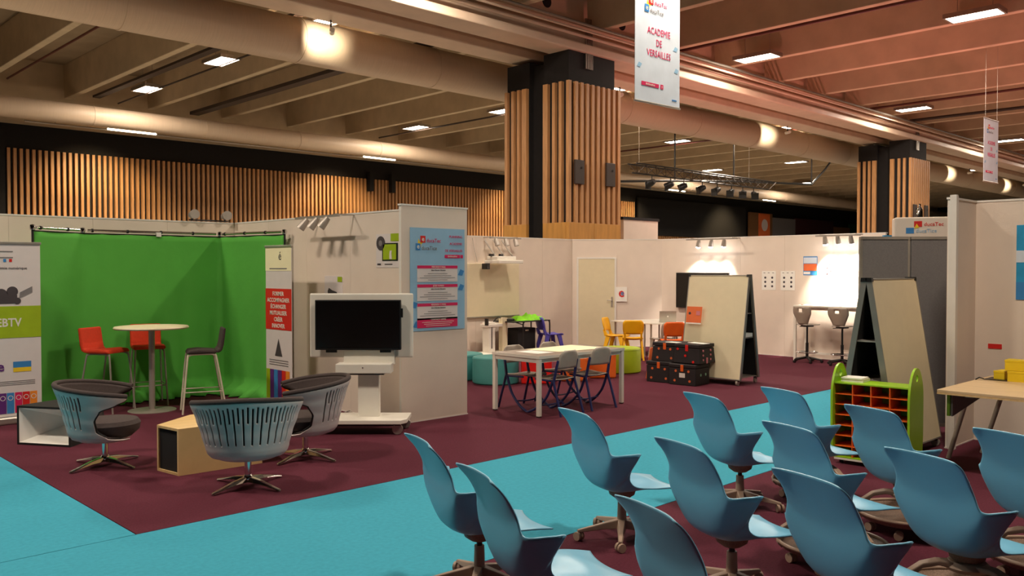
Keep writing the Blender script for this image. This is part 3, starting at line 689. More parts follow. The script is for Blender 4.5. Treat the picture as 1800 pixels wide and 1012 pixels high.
# ================================================================== TAPERED BOX SEATS
t = thing('box_seat', 'black tapered box seat with a white funnel recess beside the WEBTV banner', 'box seat', (2.68, 9.63, 0), -57.5)
W2 = .32; D = .62; hN = .40
o = MB()
o.hexa([(-W2, 0, 0), (W2, 0, 0), (.2, D, 0), (-.2, D, 0)], [(-W2, 0, .02), (W2, 0, .02), (.2, D, .02), (-.2, D, .02)])
o.hexa([(-W2, 0, hN - .02), (W2, 0, hN - .02), (.2, D, hN - .02), (-.2, D, hN - .02)], [(-W2, 0, hN), (W2, 0, hN), (.2, D, hN), (-.2, D, hN)])
o.hexa([(-W2, 0, .02), (-W2 + .02, 0, .02), (-.18, D, .02), (-.2, D, .02)], [(-W2, 0, hN - .02), (-W2 + .02, 0, hN - .02), (-.18, D, hN - .02), (-.2, D, hN - .02)])
o.hexa([(W2 - .02, 0, .02), (W2, 0, .02), (.2, D, .02), (.18, D, .02)], [(W2 - .02, 0, hN - .02), (W2, 0, hN - .02), (.2, D, hN - .02), (.18, D, hN - .02)])
o.build('black_shell', M['black'], t)
a = W2 - .022
MB().add([(-a, .006, .022), (a, .006, .022), (a, .006, hN - .022), (-a, .006, hN - .022), (-.02, .34, .16), (.02, .34, .16), (.02, .34, .24), (-.02, .34, .24)],
         [(0, 1, 5, 4), (1, 2, 6, 5), (2, 3, 7, 6), (3, 0, 4, 7), (4, 5, 6, 7)]).build('white_recess', M['paper'], t)
B(-.19, .19, D - .01, D, .02, hN - .02).build('end_board', M['black'], t)
# light wood one: narrow open end toward the aisle
t = thing('box_seat', 'light birch tapered box seat with a black end between the grey lounge chairs', 'box seat')
bw = [(3.08, 7.74), (3.13, 7.40), (3.90, 7.36), (4.05, 8.02), (3.52, 8.06)]
MB().prism(bw, .0, .022).build('bottom_board', M['birch'], t); MB().prism(bw, .388, .41).build('top_board', M['birch'], t)
for i in range(1, 5):
    p, q = Vector((*bw[i], 0)), Vector((*bw[(i + 1) % 5], 0)); d = (q - p).normalized(); n_ = Vector((-d.y, d.x, 0)) * .022
    MB().hexa([p + Vector((0, 0, .022)), q + Vector((0, 0, .022)), q + n_ + Vector((0, 0, .022)), p + n_ + Vector((0, 0, .022))],
              [p + Vector((0, 0, .388)), q + Vector((0, 0, .388)), q + n_ + Vector((0, 0, .388)), p + n_ + Vector((0, 0, .388))]).build('side_board', M['birch'], t)
p, q = Vector((3.08, 7.74, 0)), Vector((3.13, 7.40, 0)); n_ = Vector((.015, .002, 0)); e_ = (q - p).normalized() * .022
for (a, b_) in ((p, p + e_), (q - e_, q)):
    MB().hexa([a + Vector((0, 0, .022)), b_ + Vector((0, 0, .022)), b_ + n_ * 2 + Vector((0, 0, .022)), a + n_ * 2 + Vector((0, 0, .022))], [a + Vector((0, 0, .388)), b_ + Vector((0, 0, .388)), b_ + n_ * 2 + Vector((0, 0, .388)), a + n_ * 2 + Vector((0, 0, .388))]).build('edge_strip', M['birch'], t)
a, b_ = p + e_ + n_, q - e_ + n_
MB().hexa([a + Vector((0, 0, .022)), b_ + Vector((0, 0, .022)), b_ + n_ + Vector((0, 0, .022)), a + n_ + Vector((0, 0, .022))], [a + Vector((0, 0, .388)), b_ + Vector((0, 0, .388)), b_ + n_ + Vector((0, 0, .388)), a + n_ + Vector((0, 0, .388))]).build('black_end', M['black'], t)

# ================================================================== GREY LOUNGE CHAIRS (face +x)
def lerp(a, b, t): return a + (b - a) * t
def prof_lookup(tab, v):
    for i in range(len(tab) - 1):
        if v <= tab[i + 1][0]:
            t = (v - tab[i][0]) / (tab[i + 1][0] - tab[i][0]); t = t * t * (3 - 2 * t) * .5 + t * .5
            return lerp(tab[i][1], tab[i + 1][1], t)
    return tab[-1][1]
RAD = [(0, .10), (.05, .22), (.10, .27), (.18, .30), (.25, .31), (.5, .342), (.75, .378), (1, .42)]
ANG = [(0, 180), (.08, 150), (.16, 100), (.3, 82), (.5, 80), (.7, 88), (.85, 108), (.95, 118), (1, 120)]
def lounge_pt(u, v, off=0):
    """u -1..1 around, v 0 bottom .. 1 rim"""
    A = R(prof_lookup(ANG, v)); s_ = abs(u); ph = math.copysign(R(72) * s_ / .7 if s_ < .7 else R(72) + (A - R(72)) * (s_ - .7) / .3, u)
    r = prof_lookup(RAD, v) - off
    top = .755 - .095 * (abs(ph) / R(120)) ** 1.6
    z0 = .215; z = z0 + (top - z0) * v + (.012 * (1 - v) if v < .1 else 0) + off * .3 * (1 - v)
    return (-r * math.cos(ph) * (1.0 if math.cos(ph) > 0 else 1.02) + .0, r * 1.06 * math.sin(ph), z)
def make_lounge():
    t = thing('lounge_chair', '', 'lounge chair', group='grey swivel lounge chairs')
    nu, nv = 200, 44
    vs = [lounge_pt(-1 + 2 * i / nu, j / nv) for j in range(nv + 1) for i in range(nu + 1)]
    fs = []
    for j in range(nv):
        v = (j + .5) / nv
        for i in range(nu):
            u = -1 + 2 * (i + .5) / nu
            ang = abs(u) * 72 / .7
            cell = i % 5
            long_ = (i // 5) % 2 == 0
            if cell in (1, 2) and ang < 66 and ((long_ and .34 < v < .90) or (not long_ and .68 < v < .93)): continue
            fs.append((j * (nu + 1) + i, j * (nu + 1) + i + 1, (j + 1) * (nu + 1) + i + 1, (j + 1) * (nu + 1) + i))
    MB().add(vs, fs).build('shell', M['shellgrey'], t, smooth=2, solid=.01)
    # upholstered liner inside
    nu2, nv2 = 40, 20
    vs = [lounge_pt(-1 + 2 * i / nu2, .12 + .88 * j / nv2, .03) for j in range(nv2 + 1) for i in range(nu2 + 1)]
    fs = [(j * (nu2 + 1) + i, j * (nu2 + 1) + i + 1, (j + 1) * (nu2 + 1) + i + 1, (j + 1) * (nu2 + 1) + i) for j in range(nv2) for i in range(nu2)]
    MB().add(vs, fs).build('padded_liner', M['darkfab'], t, smooth=2, solid=.03)
    rim = [Vector(lounge_pt(-1 + 2 * i / 40, 1, .012)) + Vector((0, 0, .012)) for i in range(41)]
    MB().tube(rim, .024, 10).build('rim_padding', M['darkfab'], t, smooth=True)
    for s in (-1, 1):
        ed = [Vector(lounge_pt(s, .2 + .8 * j / 20, .014)) for j in range(21)]
        MB().tube(ed, .014, 8).build('edge_piping', M['gasblack'], t, smooth=True)
    MB().lathe([(0, .27), (.20, .27), (.265, .33), (.275, .39), (.25, .425), (.15, .44), (0, .44)], .03, 0, 32).build('seat_cushion', M['darkfab'], t, smooth=True)
    MB().cyl(0, 0, .08, .235, .028, 18).build('column', M['chrome'], t, smooth=True)
    MB().lathe([(0, .04), (.04, .045), (.045, .075), (.03, .1), (0, .1)], 0, 0, 18).build('hub', M['chrome'], t, smooth=True)
    for k in range(4):
        a = R(45 + 90 * k); d = Vector((math.cos(a), math.sin(a), 0)); n = Vector((-d.y, d.x, 0))
        pts = [(.02, .032, .04, .085), (.15, .026, .038, .068), (.30, .022, .018, .034), (.36, .02, .005, .022), (.372, .012, .006, .016)]
        m_ = MB(); vs = []
        for (r, w_, z0, z1) in pts: vs += [d * r + n * w_ + Vector((0, 0, z0)), d * r - n * w_ + Vector((0, 0, z0)), d * r - n * w_ * .6 + Vector((0, 0, z1)), d * r + n * w_ * .6 + Vector((0, 0, z1))]
        fs = [(i * 4 + q, i * 4 + (q + 1) % 4, i * 4 + 4 + (q + 1) % 4, i * 4 + 4 + q) for i in range(4) for q in range(4)] + [(0, 1, 2, 3), (16, 17, 18, 19)]
        MB().add(vs, fs).build('foot', M['chrome'], t, bevel=.004)
    return t
lc = make_lounge(); lc.location = (3.40, 6.66, 0); lc.rotation_euler.z = R(60)
lc['label'] = 'grey ribbed lounge chair seen from behind, nearest the turquoise carpet'
dup(lc, (2.82, 8.28, 0), -24, 'grey ribbed lounge chair in profile beside the white recess box seat')
dup(lc, (4.30, 7.27, 0), 152, 'grey ribbed lounge chair close to the television trolley')

# ================================================================== CENTRE TABLE WITH FOUR CHAIRS
t = thing('meeting_table', 'long white framed table with taupe top in the middle booth', 'table', (7.5, 7.27, 0), 0)
B(0, .82, 0, .83, .715, .745).build('tabletop', M['tabletop'], t, bevel=.003); B(.824, 1.64, 0, .83, .715, .745).build('tabletop', M['tabletop'], t, bevel=.003)
B(-.004, 1.644, -.006, 0, .712, .747).build('edge_band', M['white'], t); B(-.006, 0, 0, .83, .712, .747).build('edge_band', M['white'], t)
for y in (.03, .76): B(.04, 1.6, y, y + .04, .66, .712).build('rail', M['white'], t)
for x in (.01, 1.59): B(x, x + .04, .05, .78, .66, .712).build('rail', M['white'], t)
for (x, y) in ((.0, .0), (1.59, .0), (.0, .78), (1.59, .78)):
    B(x, x + .05, y, y + .05, .012, .712).build('leg', M['white'], t, bevel=.004); B(x + .004, x + .046, y + .004, y + .046, 0, .012).build('foot_cap', M['gasblack'], t)
tag(MB().prism([(8.02, 8.02), (8.1, 7.5), (9.0, 7.42), (8.95, 8.06)], .746, .7485).build('paper_sheet', M['papery']), 'large cream paper sheet spread on the meeting table', 'paper sheet')
tag(MB().prism([(7.72, 7.9), (7.72, 7.5), (8.0, 7.48), (8.0, 7.9)], .746, .748).build('paper_sheet', M['paper']), 'white paper sheet at the left end of the meeting table', 'paper sheet')

def school_chair(label, loc, rz):
    t = thing('school_chair', label, 'chair', loc, rz, 'grey and navy chairs around the meeting table')   # faces +y, origin mid
    vs = []; n = 9; sp = [(.20, .445), (.16, .455), (.02, .445), (-.12, .44), (-.17, .447)]
    m_ = MB(); pts = curve3([(0, y, z) for y, z in sp], 3)
    for p in pts:
        for i in range(n):
            u = -1 + 2 * i / (n - 1); hw = .2 * (1 - .10 * max(0, (p.y - .1) / .1))
            vs.append((u * hw, p.y, p.z - .012 * (1 - u * u)))
    m_.add(vs, [(j * n + i, j * n + i + 1, (j + 1) * n + i + 1, (j + 1) * n + i) for j in range(len(pts) - 1) for i in range(n - 1)])
    m_.build('seat', M['greyply'], t, smooth=2, solid=.011)
    vs = []; nz = 9
    for j in range(nz):
        tt = j / (nz - 1); z = .575 + .225 * tt
        hw = .185 * (1 - .0 * tt) if tt < .55 else .185 * math.sqrt(max(.02, 1 - ((tt - .55) / .52) ** 2.6))
        for i in range(n):
            u = -1 + 2 * i / (n - 1); vs.append((u * hw, -.20 - .045 * tt - .03 * (1 - u * u), z - (.0)))
    MB().add(vs, [(j * n + i, j * n + i + 1, (j + 1) * n + i + 1, (j + 1) * n + i) for j in range(nz - 1) for i in range(n - 1)]).build('backrest', M['greyply'], t, smooth=2, solid=.011)
    for s in (-1, 1):
        MB().tube([(s * .2, -.155, .415), (s * .195, -.185, .56), (s * .19, -.215, .68)], [.019, .018, .016], 8).build('back_upright', M['navy'], t, smooth=True)
        MB().tube([(s * .21, -.155, .43), (s * .225, -.29, 0)], .016, 8).build('leg', M['navy'], t, smooth=True)
        MB().tube(curve3([(s * .205, -.14, .42), (s * .21, -.05, .22), (s * .22, .11, .07), (s * .225, .26, 0.0)], 5), .017, 8).build('curved_runner_leg', M['navy'], t, smooth=True)
        MB().tube([(s * .2, -.16, .42), (s * .19, .15, .43)], .012, 8).build('seat_rail', M['navy'], t, smooth=True)
    MB().tube([(-.2, -.12, .425), (.2, -.12, .425)], .011, 8).build('cross_bar', M['navy'], t, smooth=True)
    MB().tube(curve3([(-.215, .03, .115), (0, .03, .1), (.215, .03, .115)], 3), .010, 8).build('stretcher', M['navy'], t, smooth=True)
    return t
sc = school_chair('grey school chair with navy frame on the near side, left of the pair', (7.93, 7.42, 0), 4)
dup(sc, (8.58, 7.42, 0), -3, 'grey school chair with navy frame on the near side, right of the pair')
dup(sc, (7.94, 7.93, 0), 178, 'grey school chair with navy frame on the far side, near the teal poufs')
dup(sc, (8.66, 7.96, 0), 183, 'grey school chair with navy frame on the far side, behind the paper sheet')

# ================================================================== POUFS
def pouf(label, loc, r, h, m_):
    t = thing('pouf', label, 'pouf', loc)
    MB().lathe([(0, 0), (r - .02, 0), (r, .02), (r, h - .025), (r - .01, h - .006), (r - .035, h), (0, h)], 0, 0, 36).build('cushion', M[m_], t, smooth=True)
    MB().lathe([(r - .002, h - .03), (r + .004, h - .024), (r - .002, h - .018)], 0, 0, 36).build('seam', M[m_], t); return t
def cube_pouf(label, loc, rz, s, h, m_):
    t = thing('cube_pouf', label, 'pouf', loc, rz)
    B(-s, s, -s, s, 0, h).build('cushion', M[m_], t, bevel=.025, seg=3)
    B(-s - .002, s + .002, -s - .002, s + .002, h - .045, h - .038).build('seam', M[m_], t, bevel=.001); return t
pouf('round teal pouf in front, left of the meeting table', (9.35, 10.02, 0), .37, .42, 'teal')
pouf('round teal pouf partly hidden behind the end panel', (9.30, 10.82, 0), .37, .42, 'teal')
cube_pouf('red vinyl pouf block behind the meeting table', (9.86, 9.62, 0), -44, .24, .41, 'redvinyl')
cube_pouf('orange vinyl pouf block behind the near left school chair', (10.52, 9.42, 0), -44, .22, .38, 'orangevinyl')
cube_pouf('orange vinyl pouf block next to the round lime pouf', (11.15, 9.35, 0), -44, .22, .44, 'orangevinyl')
pouf('round lime green pouf at the right end of the meeting table', (11.92, 9.58, 0), .37, .43, 'limevinyl')

# ================================================================== MIDDLE BOOTH BACK: board, projector, stand, black table
t = thing('interactive_board', 'wide cream interactive whiteboard on the back wall of the middle booth', 'whiteboard', (12.1, 13.49, 0))
B(-1.2, 1.14, -.05, 0, .80, 1.92).build('board', M['cream'], t, bevel=.006)
B(-1.2, 1.14, -.06, -.05, .79, .81).build('lower_edge', M['alu'], t)
t = thing('wall_projector', 'short throw projector on arms above the interactive board', 'projector', (12.5, 13.5, 1.9))
MB().prism([(-.36, -.60), (.34, -.60), (.32, -.12), (-.34, -.12)], .02, .09).build('body', M['white'], t, bevel=.012)
B(-.34, .20, -.52, -.2, .09, .17).build('upper_body', M['white'], t, bevel=.012)
B(-.44, -.34, -.3, -.15, -.10, .02).build('lens_hood', M['gasblack'], t, bevel=.01)
for x in (-.25, 0, .25):
    MB().tube([(x, -.03, .52), (x + .06, -.3, .17)], .018, 8).build('support_arm', M['satin'], t, smooth=True)
B(-.38, -.28, -.36, -.30, .17, .22).build('connector_block', M['gasblack'], t); B(-.1, -.02, -.36, -.30, .17, .22).build('connector_block', M['gasblack'], t)
tag(MB().tube(curve3([(11.9, 13.46, 2.45), (11.95, 13.45, 2.2), (12.0, 13.45, 2.05), (12.02, 13.45, 1.95)]), .006, 6).build('thin_cable', M['cable'], smooth=True), 'thin cable hanging from the wall top to the projector', 'cable')
t = thing('board_stand', 'white lifting stand with a slotted pedestal under the interactive board', 'stand', (11.9, 13.05, 0))
B(-.55, .55, -.3, .2, .05, .10).build('base', M['white'], t, bevel=.01)
B(.00, .17, -.1, .1, .10, .72).build('pedestal', M['white'], t, bevel=.006); B(.065, .085, -.106, -.1, .18, .62).build('slot', M['gasblack'], t); B(-.05, .38, -.12, .12, .62, .68).build('shelf', M['white'], t, bevel=.004)
B(.36, .50, -.12, .0, .10, .80).build('post', M['cream'], t, bevel=.004)
for x in (-.5, .5): MB().cyl(0, 0, -.02, .02, .025, 12, Matrix.Translation((x, -.25, .025)) @ Matrix.Rotation(R(90), 4, 'X')).build('caster', M['gasblack'], t)
B(-.12, -.07, -.16, -.1, .66, .80).build('pen_tray', M['gasblack'], t)
t = thing('black_table', 'small black framed table carrying a lime green cloth', 'table', (12.95, 13.0, 0))
B(-.62, .5, -.3, .3, .70, .725).build('tabletop', M['gasblack'], t, bevel=.004)
for x in (-.3, .5):
    for y in (-.28, .28): MB().tube(curve3([(x - (.1 if x > 0 else -.1) * .3, y, .69), (x, y, .64), (x, y, 0)], 3), .016, 8).build('leg', M['gasblack'], t, smooth=True)
MB().tube([(-.3, .0, .7), (-.02, .0, .62), (-.02, .0, .5)], .012, 6).build('hook', M['gasblack'], t)
t = thing('computer_case', 'black computer case standing under the black table', 'computer', (12.92, 13.1, 0))
B(-.26, .26, -.22, .1, .0, .56).build('case', M['black'], t, bevel=.01); B(-.05, .05, -.225, -.22, .50, .53).build('logo_plate', M['aluP'], t)
B(.26, .31, -.2, .1, 0, .54).build('side_cover', M['creamsteel'], t)
m_ = MB(); vs = []; n = 16
for j in range(n + 1):
    for i in range(n + 1):
        u, v = i / n * 2 - 1, j / n * 2 - 1; r2 = max(0, 1 - u * u) * max(0, 1 - v * v)
        vs.append((12.99 + .36 * u + .03 * math.sin(5 * v), 12.95 + .2 * v + .03 * math.sin(7 * u), .728 + (.10 + .035 * math.sin(9 * u + 2) + .03 * math.sin(8 * v + 3 * u)) * r2 ** .6))
m_.add(vs, [(j * (n + 1) + i, j * (n + 1) + i + 1, (j + 1) * (n + 1) + i + 1, (j + 1) * (n + 1) + i) for j in range(n) for i in range(n)])
tag(m_.build('green_cloth', M['lime_cloth'], smooth=2), 'crumpled lime green cloth lying on the black table', 'cloth')
t = thing('small_device', 'small black device with cables left of the green cloth', 'device', (12.5, 13.0, .725))
B(-.12, .10, -.08, .08, 0, .05).build('body', M['gasblack'], t, bevel=.01)
MB().tube(curve3([(-.1, 0, .03), (-.3, .0, .08), (-.42, 0, -.02), (-.4, 0, -.25), (-.42, 0, -.6)]), .014, 6).build('cable', M['gasblack'], t, smooth=True)

# ================================================================== KIDS' CHAIRS
def kid_chair(name, label, loc, rz, m_, sc=1.0):
    """one-piece plastic chair, faces +x"""
    t = thing(name, label, 'chair', loc, rz, 'one piece plastic chairs'); t.scale = (sc,) * 3
    n = 9; pts = curve3([(.20, 0, .37), (.17, 0, .395), (.03, 0, .385), (-.12, 0, .385), (-.165, 0, .41)], 3); vs = []
    for p in pts:
        for i in range(n):
            u = -1 + 2 * i / (n - 1); vs.append((p.x, u * .18, p.z - .014 * (1 - u * u)))
    MB().add(vs, [(j * n + i, j * n + i + 1, (j + 1) * n + i + 1, (j + 1) * n + i) for j in range(len(pts) - 1) for i in range(n - 1)]).build('seat', M[m_], t, smooth=2, solid=.02)
    vs = []; nz = 10
    for j in range(nz):
        tt = j / (nz - 1); z = .475 + .25 * tt; hw = .185 * (1 if tt < .7 else math.sqrt(1 - ((tt - .7) / .42) ** 2.5)) * (.9 + .1 * min(1, tt * 3))
        for i in range(n):
            u = -1 + 2 * i / (n - 1); vs.append((-.19 - .06 * tt - .03 * (1 - u * u), u * hw, z))
    MB().add(vs, [(j * n + i, j * n + i + 1, (j + 1) * n + i + 1, (j + 1) * n + i) for j in range(nz - 1) for i in range(n - 1)]).build('backrest', M[m_], t, smooth=2, solid=.022)
    for s in (-1, 1):
        MB().hexa([(-.2, s * .13, .37), (-.13, s * .13, .37), (-.13, s * .165, .37), (-.2, s * .165, .37)], [(-.235, s * .13, .5), (-.19, s * .13, .5), (-.19, s * .165, .5), (-.235, s * .165, .5)]).build('back_strut', M[m_], t)
        MB().hexa([(-.25, s * .19 - .012, 0), (-.20, s * .19 - .012, 0), (-.20, s * .19 + .018, 0), (-.25, s * .19 + .018, 0)], [(-.17, s * .15 - .02, .385), (-.08, s * .15 - .02, .385), (-.08, s * .15 + .02, .385), (-.17, s * .15 + .02, .385)]).build('leg', M[m_], t)
        MB().hexa([(.18, s * .19 - .012, 0), (.23, s * .19 - .012, 0), (.23, s * .19 + .018, 0), (.18, s * .19 + .018, 0)], [(.07, s * .15 - .02, .385), (.16, s * .15 - .02, .385), (.16, s * .15 + .02, .385), (.07, s * .15 + .02, .385)]).build('leg', M[m_], t)
    return t
kid_chair('plastic_chair', 'blue violet plastic chair standing beside the black table', (13.5, 12.75, 0), -20, 'violet', 1.08)
kid_chair('plastic_chair', 'yellow plastic chair with its back to the viewer behind the lime pouf', (13.75, 10.72, 0), 40, 'yellow', 1.1)
kid_chair('plastic_chair', 'yellow plastic chair seen sideways at the left end of the white tables', (14.22, 11.5, 0), -70, 'yellow', 1.08)
kid_chair('plastic_chair', 'orange plastic chair with its back rising above the black trunks', (13.85, 9.84, 0), 45, 'orange', 1.1)
kid_chair('plastic_chair', 'grey plastic chair between the yellow and the orange one', (14.45, 10.5, 0), 70, 'greyply', 1.0)
def poly_table(label, poly, h=.70):
    t = thing('classroom_table', label, 'table', (poly[0][0], poly[0][1], 0))
    q = [(a - poly[0][0], b_ - poly[0][1]) for a, b_ in poly]; cx = sum(a for a, _ in q) / len(q); cy = sum(b_ for _, b_ in q) / len(q)
    MB().prism(q, h - .025, h).build('tabletop', M['white'], t, bevel=.003)
    for a, b_ in q:
        a, b_ = cx + (a - cx) * .88, cy + (b_ - cy) * .88
        MB().tube([(a, b_, 0), (a, b_, h - .025)], .02, 8).build('leg', M['satin'], t, smooth=True)
    return t
poly_table('white topped classroom table behind the yellow chair', [(14.5, 11.9), (14.25, 10.82), (15.15, 10.55), (15.75, 11.5)])
poly_table('white topped classroom table behind the orange chair, under the laptop', [(14.27, 10.78), (14.55, 10.1), (15.4, 9.75), (15.7, 10.35), (15.15, 10.52)])
t = thing('laptop', 'open silver laptop standing on the white classroom table', 'laptop', (14.78, 10.62, .701), 38 - 90)
B(-.17, .17, -.12, .12, 0, .015).build('base', M['aluP'], t, bevel=.004)
MB().prism([(-.12, .01), (-.11, .015), (-.17, .24), (-.18, .24)], -.17, .17, 'x').build('lid', M['aluP'], t, bevel=.002)
MB().cyl(0, .13, .153, .158, .018, 12, Matrix.Rotation(R(90), 4, 'X')).build('lid_emblem', M['paper'], t)
tag(MB().prism([(14.9, 10.25), (15.2, 10.1), (15.28, 10.25), (14.98, 10.4)], .701, .715).build('booklet', M['paper']), 'white booklet lying right of the laptop', 'booklet')

# ================================================================== BLACK STORAGE TRUNKS
def trunk(label, loc, rz, L, Wd, Hh, dots, latch='orange', extra=None, flare=0):
    t = thing('storage_trunk', label, 'trunk', loc, rz, 'stacked black trunks')   # front is -y, width along x
    f = flare
    MB().hexa([(-L / 2, -Wd / 2, 0), (L / 2, -Wd / 2, 0), (L / 2, Wd / 2, 0), (-L / 2, Wd / 2, 0)], [(-L / 2 + f, -Wd / 2 + f, Hh - .06), (L / 2 - f, -Wd / 2 + f, Hh - .06), (L / 2 - f, Wd / 2 - f, Hh - .06), (-L / 2 + f, Wd / 2 - f, Hh - .06)]).build('body', M['trunk'], t, bevel=.012)
    B(-L / 2 - .006 + f, L / 2 + .006 - f, -Wd / 2 - .006 + f, Wd / 2 + .006 - f, Hh - .055, Hh).build('lid', M['trunk'], t, bevel=.01)
    B(-.025, .025, -Wd / 2 - .014 + f, -Wd / 2 + f, Hh - .11, Hh - .01).build('latch', M[latch], t, bevel=.004)
    mr = Matrix.Rotation(R(90), 4, 'X')
    for (x, z) in dots:
        MB().cyl(x, z, Wd / 2 - f * z / Hh, Wd / 2 + .004 - f * z / Hh + .002, .02, 12, mr).build('round_patch', M['orangeboard' if latch == 'orange' else 'redvinyl'], t)
    return t
D4 = ((-.11, .22), (.11, .22), (-.13, .07), (.13, .07))
trunk('black trunk with orange patches, bottom left of the trunk stack', (11.46, 8.27, 0), -82, .44, .46, .335, D4)
tr = trunk('black trunk with a white label plate, bottom right of the trunk stack', (11.44, 7.80, 0), -84, .46, .46, .325, D4)
plate(-.05, .05, .12, .19, 'white_label', M['paper'], tr, y=-.232)
for (y_, c_) in ((-.06, 'mint'), (.10, 'mint')): MB().cyl(0, 0, .231, .234, .022, 12, Matrix.Translation((0, y_, .16)) @ Matrix.Rotation(R(90), 4, 'Y')).build('side_patch', M[c_], tr)
trunk('black trunk with orange latch, top left of the trunk stack', (11.5, 8.2, .336), -80, .46, .46, .30, ((-.1, .2), (.1, .2), (-.12, .06), (.12, .06)), flare=.02)
tr = trunk('black trunk with red and pink patches, top right of the trunk stack', (11.52, 7.76, .336), -86, .47, .50, .30, ((-.16, .22), (-.02, .12), (.12, .03)), 'redvinyl', flare=.02)
for y_ in (-.13, .10):
    for z_ in (.06, .13, .20): MB().cyl(0, 0, .222, .234 - .0 , .017, 12, Matrix.Translation((0, y_, z_)) @ Matrix.Rotation(R(90), 4, 'Y')).build('side_patch', M['pinkdot'], tr)
B(.215, .24, -.04, .0, .0, .09).build('pink_tag', M['pinkdot'], tr, bevel=.004)
tag(MB().prism([(11.3, 7.95), (11.42, 7.93), (11.47, 8.15), (11.33, 8.18)], .637, .645).build('paper_sheet', M['paper']), 'white paper lying on top of the left upper trunk', 'paper sheet')
tag(MB().prism([(11.45, 7.55), (11.60, 7.53), (11.66, 7.85), (11.5, 7.88)], .637, .642).build('paper_sheet', M['paper']), 'white paper lying on top of the right upper trunk', 'paper sheet')
t = thing('folded_box', 'orange flat folded box leaning against the left side of the trunks', 'box', (11.55, 8.62, 0), -50)
MB().hexa([(-.09, -.04, 0), (.05, -.04, 0), (.05, .04, 0), (-.09, .04, 0)], [(-.02, -.02, .5), (.10, -.02, .5), (.10, .05, .5), (-.02, .05, .5)]).build('panel', M['orangeboard'], t, bevel=.008)
B(.0, .09, -.03, .05, .50, .51).build('top_flap', M['orangeboard'], t)

# ================================================================== A-FRAME MOBILE WHITEBOARDS
def aframe(label, loc, rz, L=1.06, dark_end=True):
    """boards run along local x, face -y is the viewer's; apex over y=.3"""
    t = thing('mobile_whiteboard', label, 'whiteboard', loc, rz, 'A-frame mobile whiteboards')
    H_ = 1.70; z0 = .10
    for s, nm in ((-1, 'front'), (1, 'rear')):
        yb, yt = .31 + s * .31, .31 + s * .045
        def P(x, tt, off): # tt 0 bottom 1 top; off = outward
            return (x, yb + (yt - yb) * tt + s * off, z0 + (H_ - z0) * tt)
        MB().hexa([P(0, 0, 0), P(L, 0, 0), P(L, 0, -.03), P(0, 0, -.03)], [P(0, 1, 0), P(L, 1, 0), P(L, 1, -.03), P(0, 1, -.03)]).build('board', M['cream'], t)
        for (xa, xb) in ((-.012, .0), (L, L + .012)):
            MB().hexa([P(xa, 0, .004), P(xb, 0, .004), P(xb, 0, -.055), P(xa, 0, -.055)], [P(xa, 1, .004), P(xb, 1, .004), P(xb, 1, -.05), P(xa, 1, -.05)]).build('edge_profile', M['alu'], t)
        for (ta, tb) in ((-.008, 0), (1, 1.006)):
            MB().hexa([P(-.012, ta, .005), P(L + .012, ta, .005), P(L + .012, ta, -.045), P(-.012, ta, -.045)], [P(-.012, tb, .005), P(L + .012, tb, .005), P(L + .012, tb, -.045), P(-.012, tb, -.045)]).build('edge_rail', M['alu'], t)
        for xa in (-.02, L - .03):
            MB().hexa([P(xa, .988, .008), P(xa + .04, .988, .008), P(xa + .04, .988, -.05), P(xa, .988, -.05)], [P(xa, 1.012, .008), P(xa + .04, 1.012, .008), P(xa + .04, 1.012, -.05), P(xa, 1.012, -.05)]).build('corner_cap', M['gasblack'], t)
        for xa in (.05, L - .05):
            MB().cyl(0, 0, -.015, .015, .042, 14, Matrix.Translation((xa, yb - s * .03, .042)) @ Matrix.Rotation(R(90), 4, 'Y')).build('caster', M['satin'], t)
            B(xa - .02, xa + .02, yb - s * .03 - .02, yb - s * .03 + .02, .06, .105).build('caster_fork', M['gasblack'], t)
    # black inner liner, shelves
    MB().hexa([(.02, .06, .105), (L - .02, .06, .105), (L - .02, .56, .105), (.02, .56, .105)], [(.02, .06, .12), (L - .02, .06, .12), (L - .02, .56, .12), (.02, .56, .12)]).build('bottom_shelf', M['satin'], t)
    for z in (.72, 1.10):
        hw = .25 * (1 - (z - .1) / 1.7)
        B(.03, L - .03, .31 - hw, .31 + hw, z, z + .015).build('shelf', M['satin'], t)
    MB().hexa([(L / 2 - .01, .05, .12), (L / 2 + .01, .05, .12), (L / 2 + .01, .57, .12), (L / 2 - .01, .57, .12)], [(L / 2 - .01, .29, 1.66), (L / 2 + .01, .29, 1.66), (L / 2 + .01, .33, 1.66), (L / 2 - .01, .33, 1.66)]).build('black_partition', M['blackcurtain'], t)
    for s in (-1, 1):
        yb, yt = .31 + s * .27, .31 + s * .012
        MB().hexa([(.02, yb, .12), (L - .02, yb, .12), (L - .02, yb - s * .004, .12), (.02, yb - s * .004, .12)], [(.02, yt, 1.68), (L - .02, yt, 1.68), (L - .02, yt - s * .004, 1.68), (.02, yt - s * .004, 1.68)]).build('inner_lining', M['blackcurtain'], t)
    return t
aw = aframe('A-frame mobile whiteboard with an orange sheet behind the black trunks', (11.72, 8.16, 0), -88)
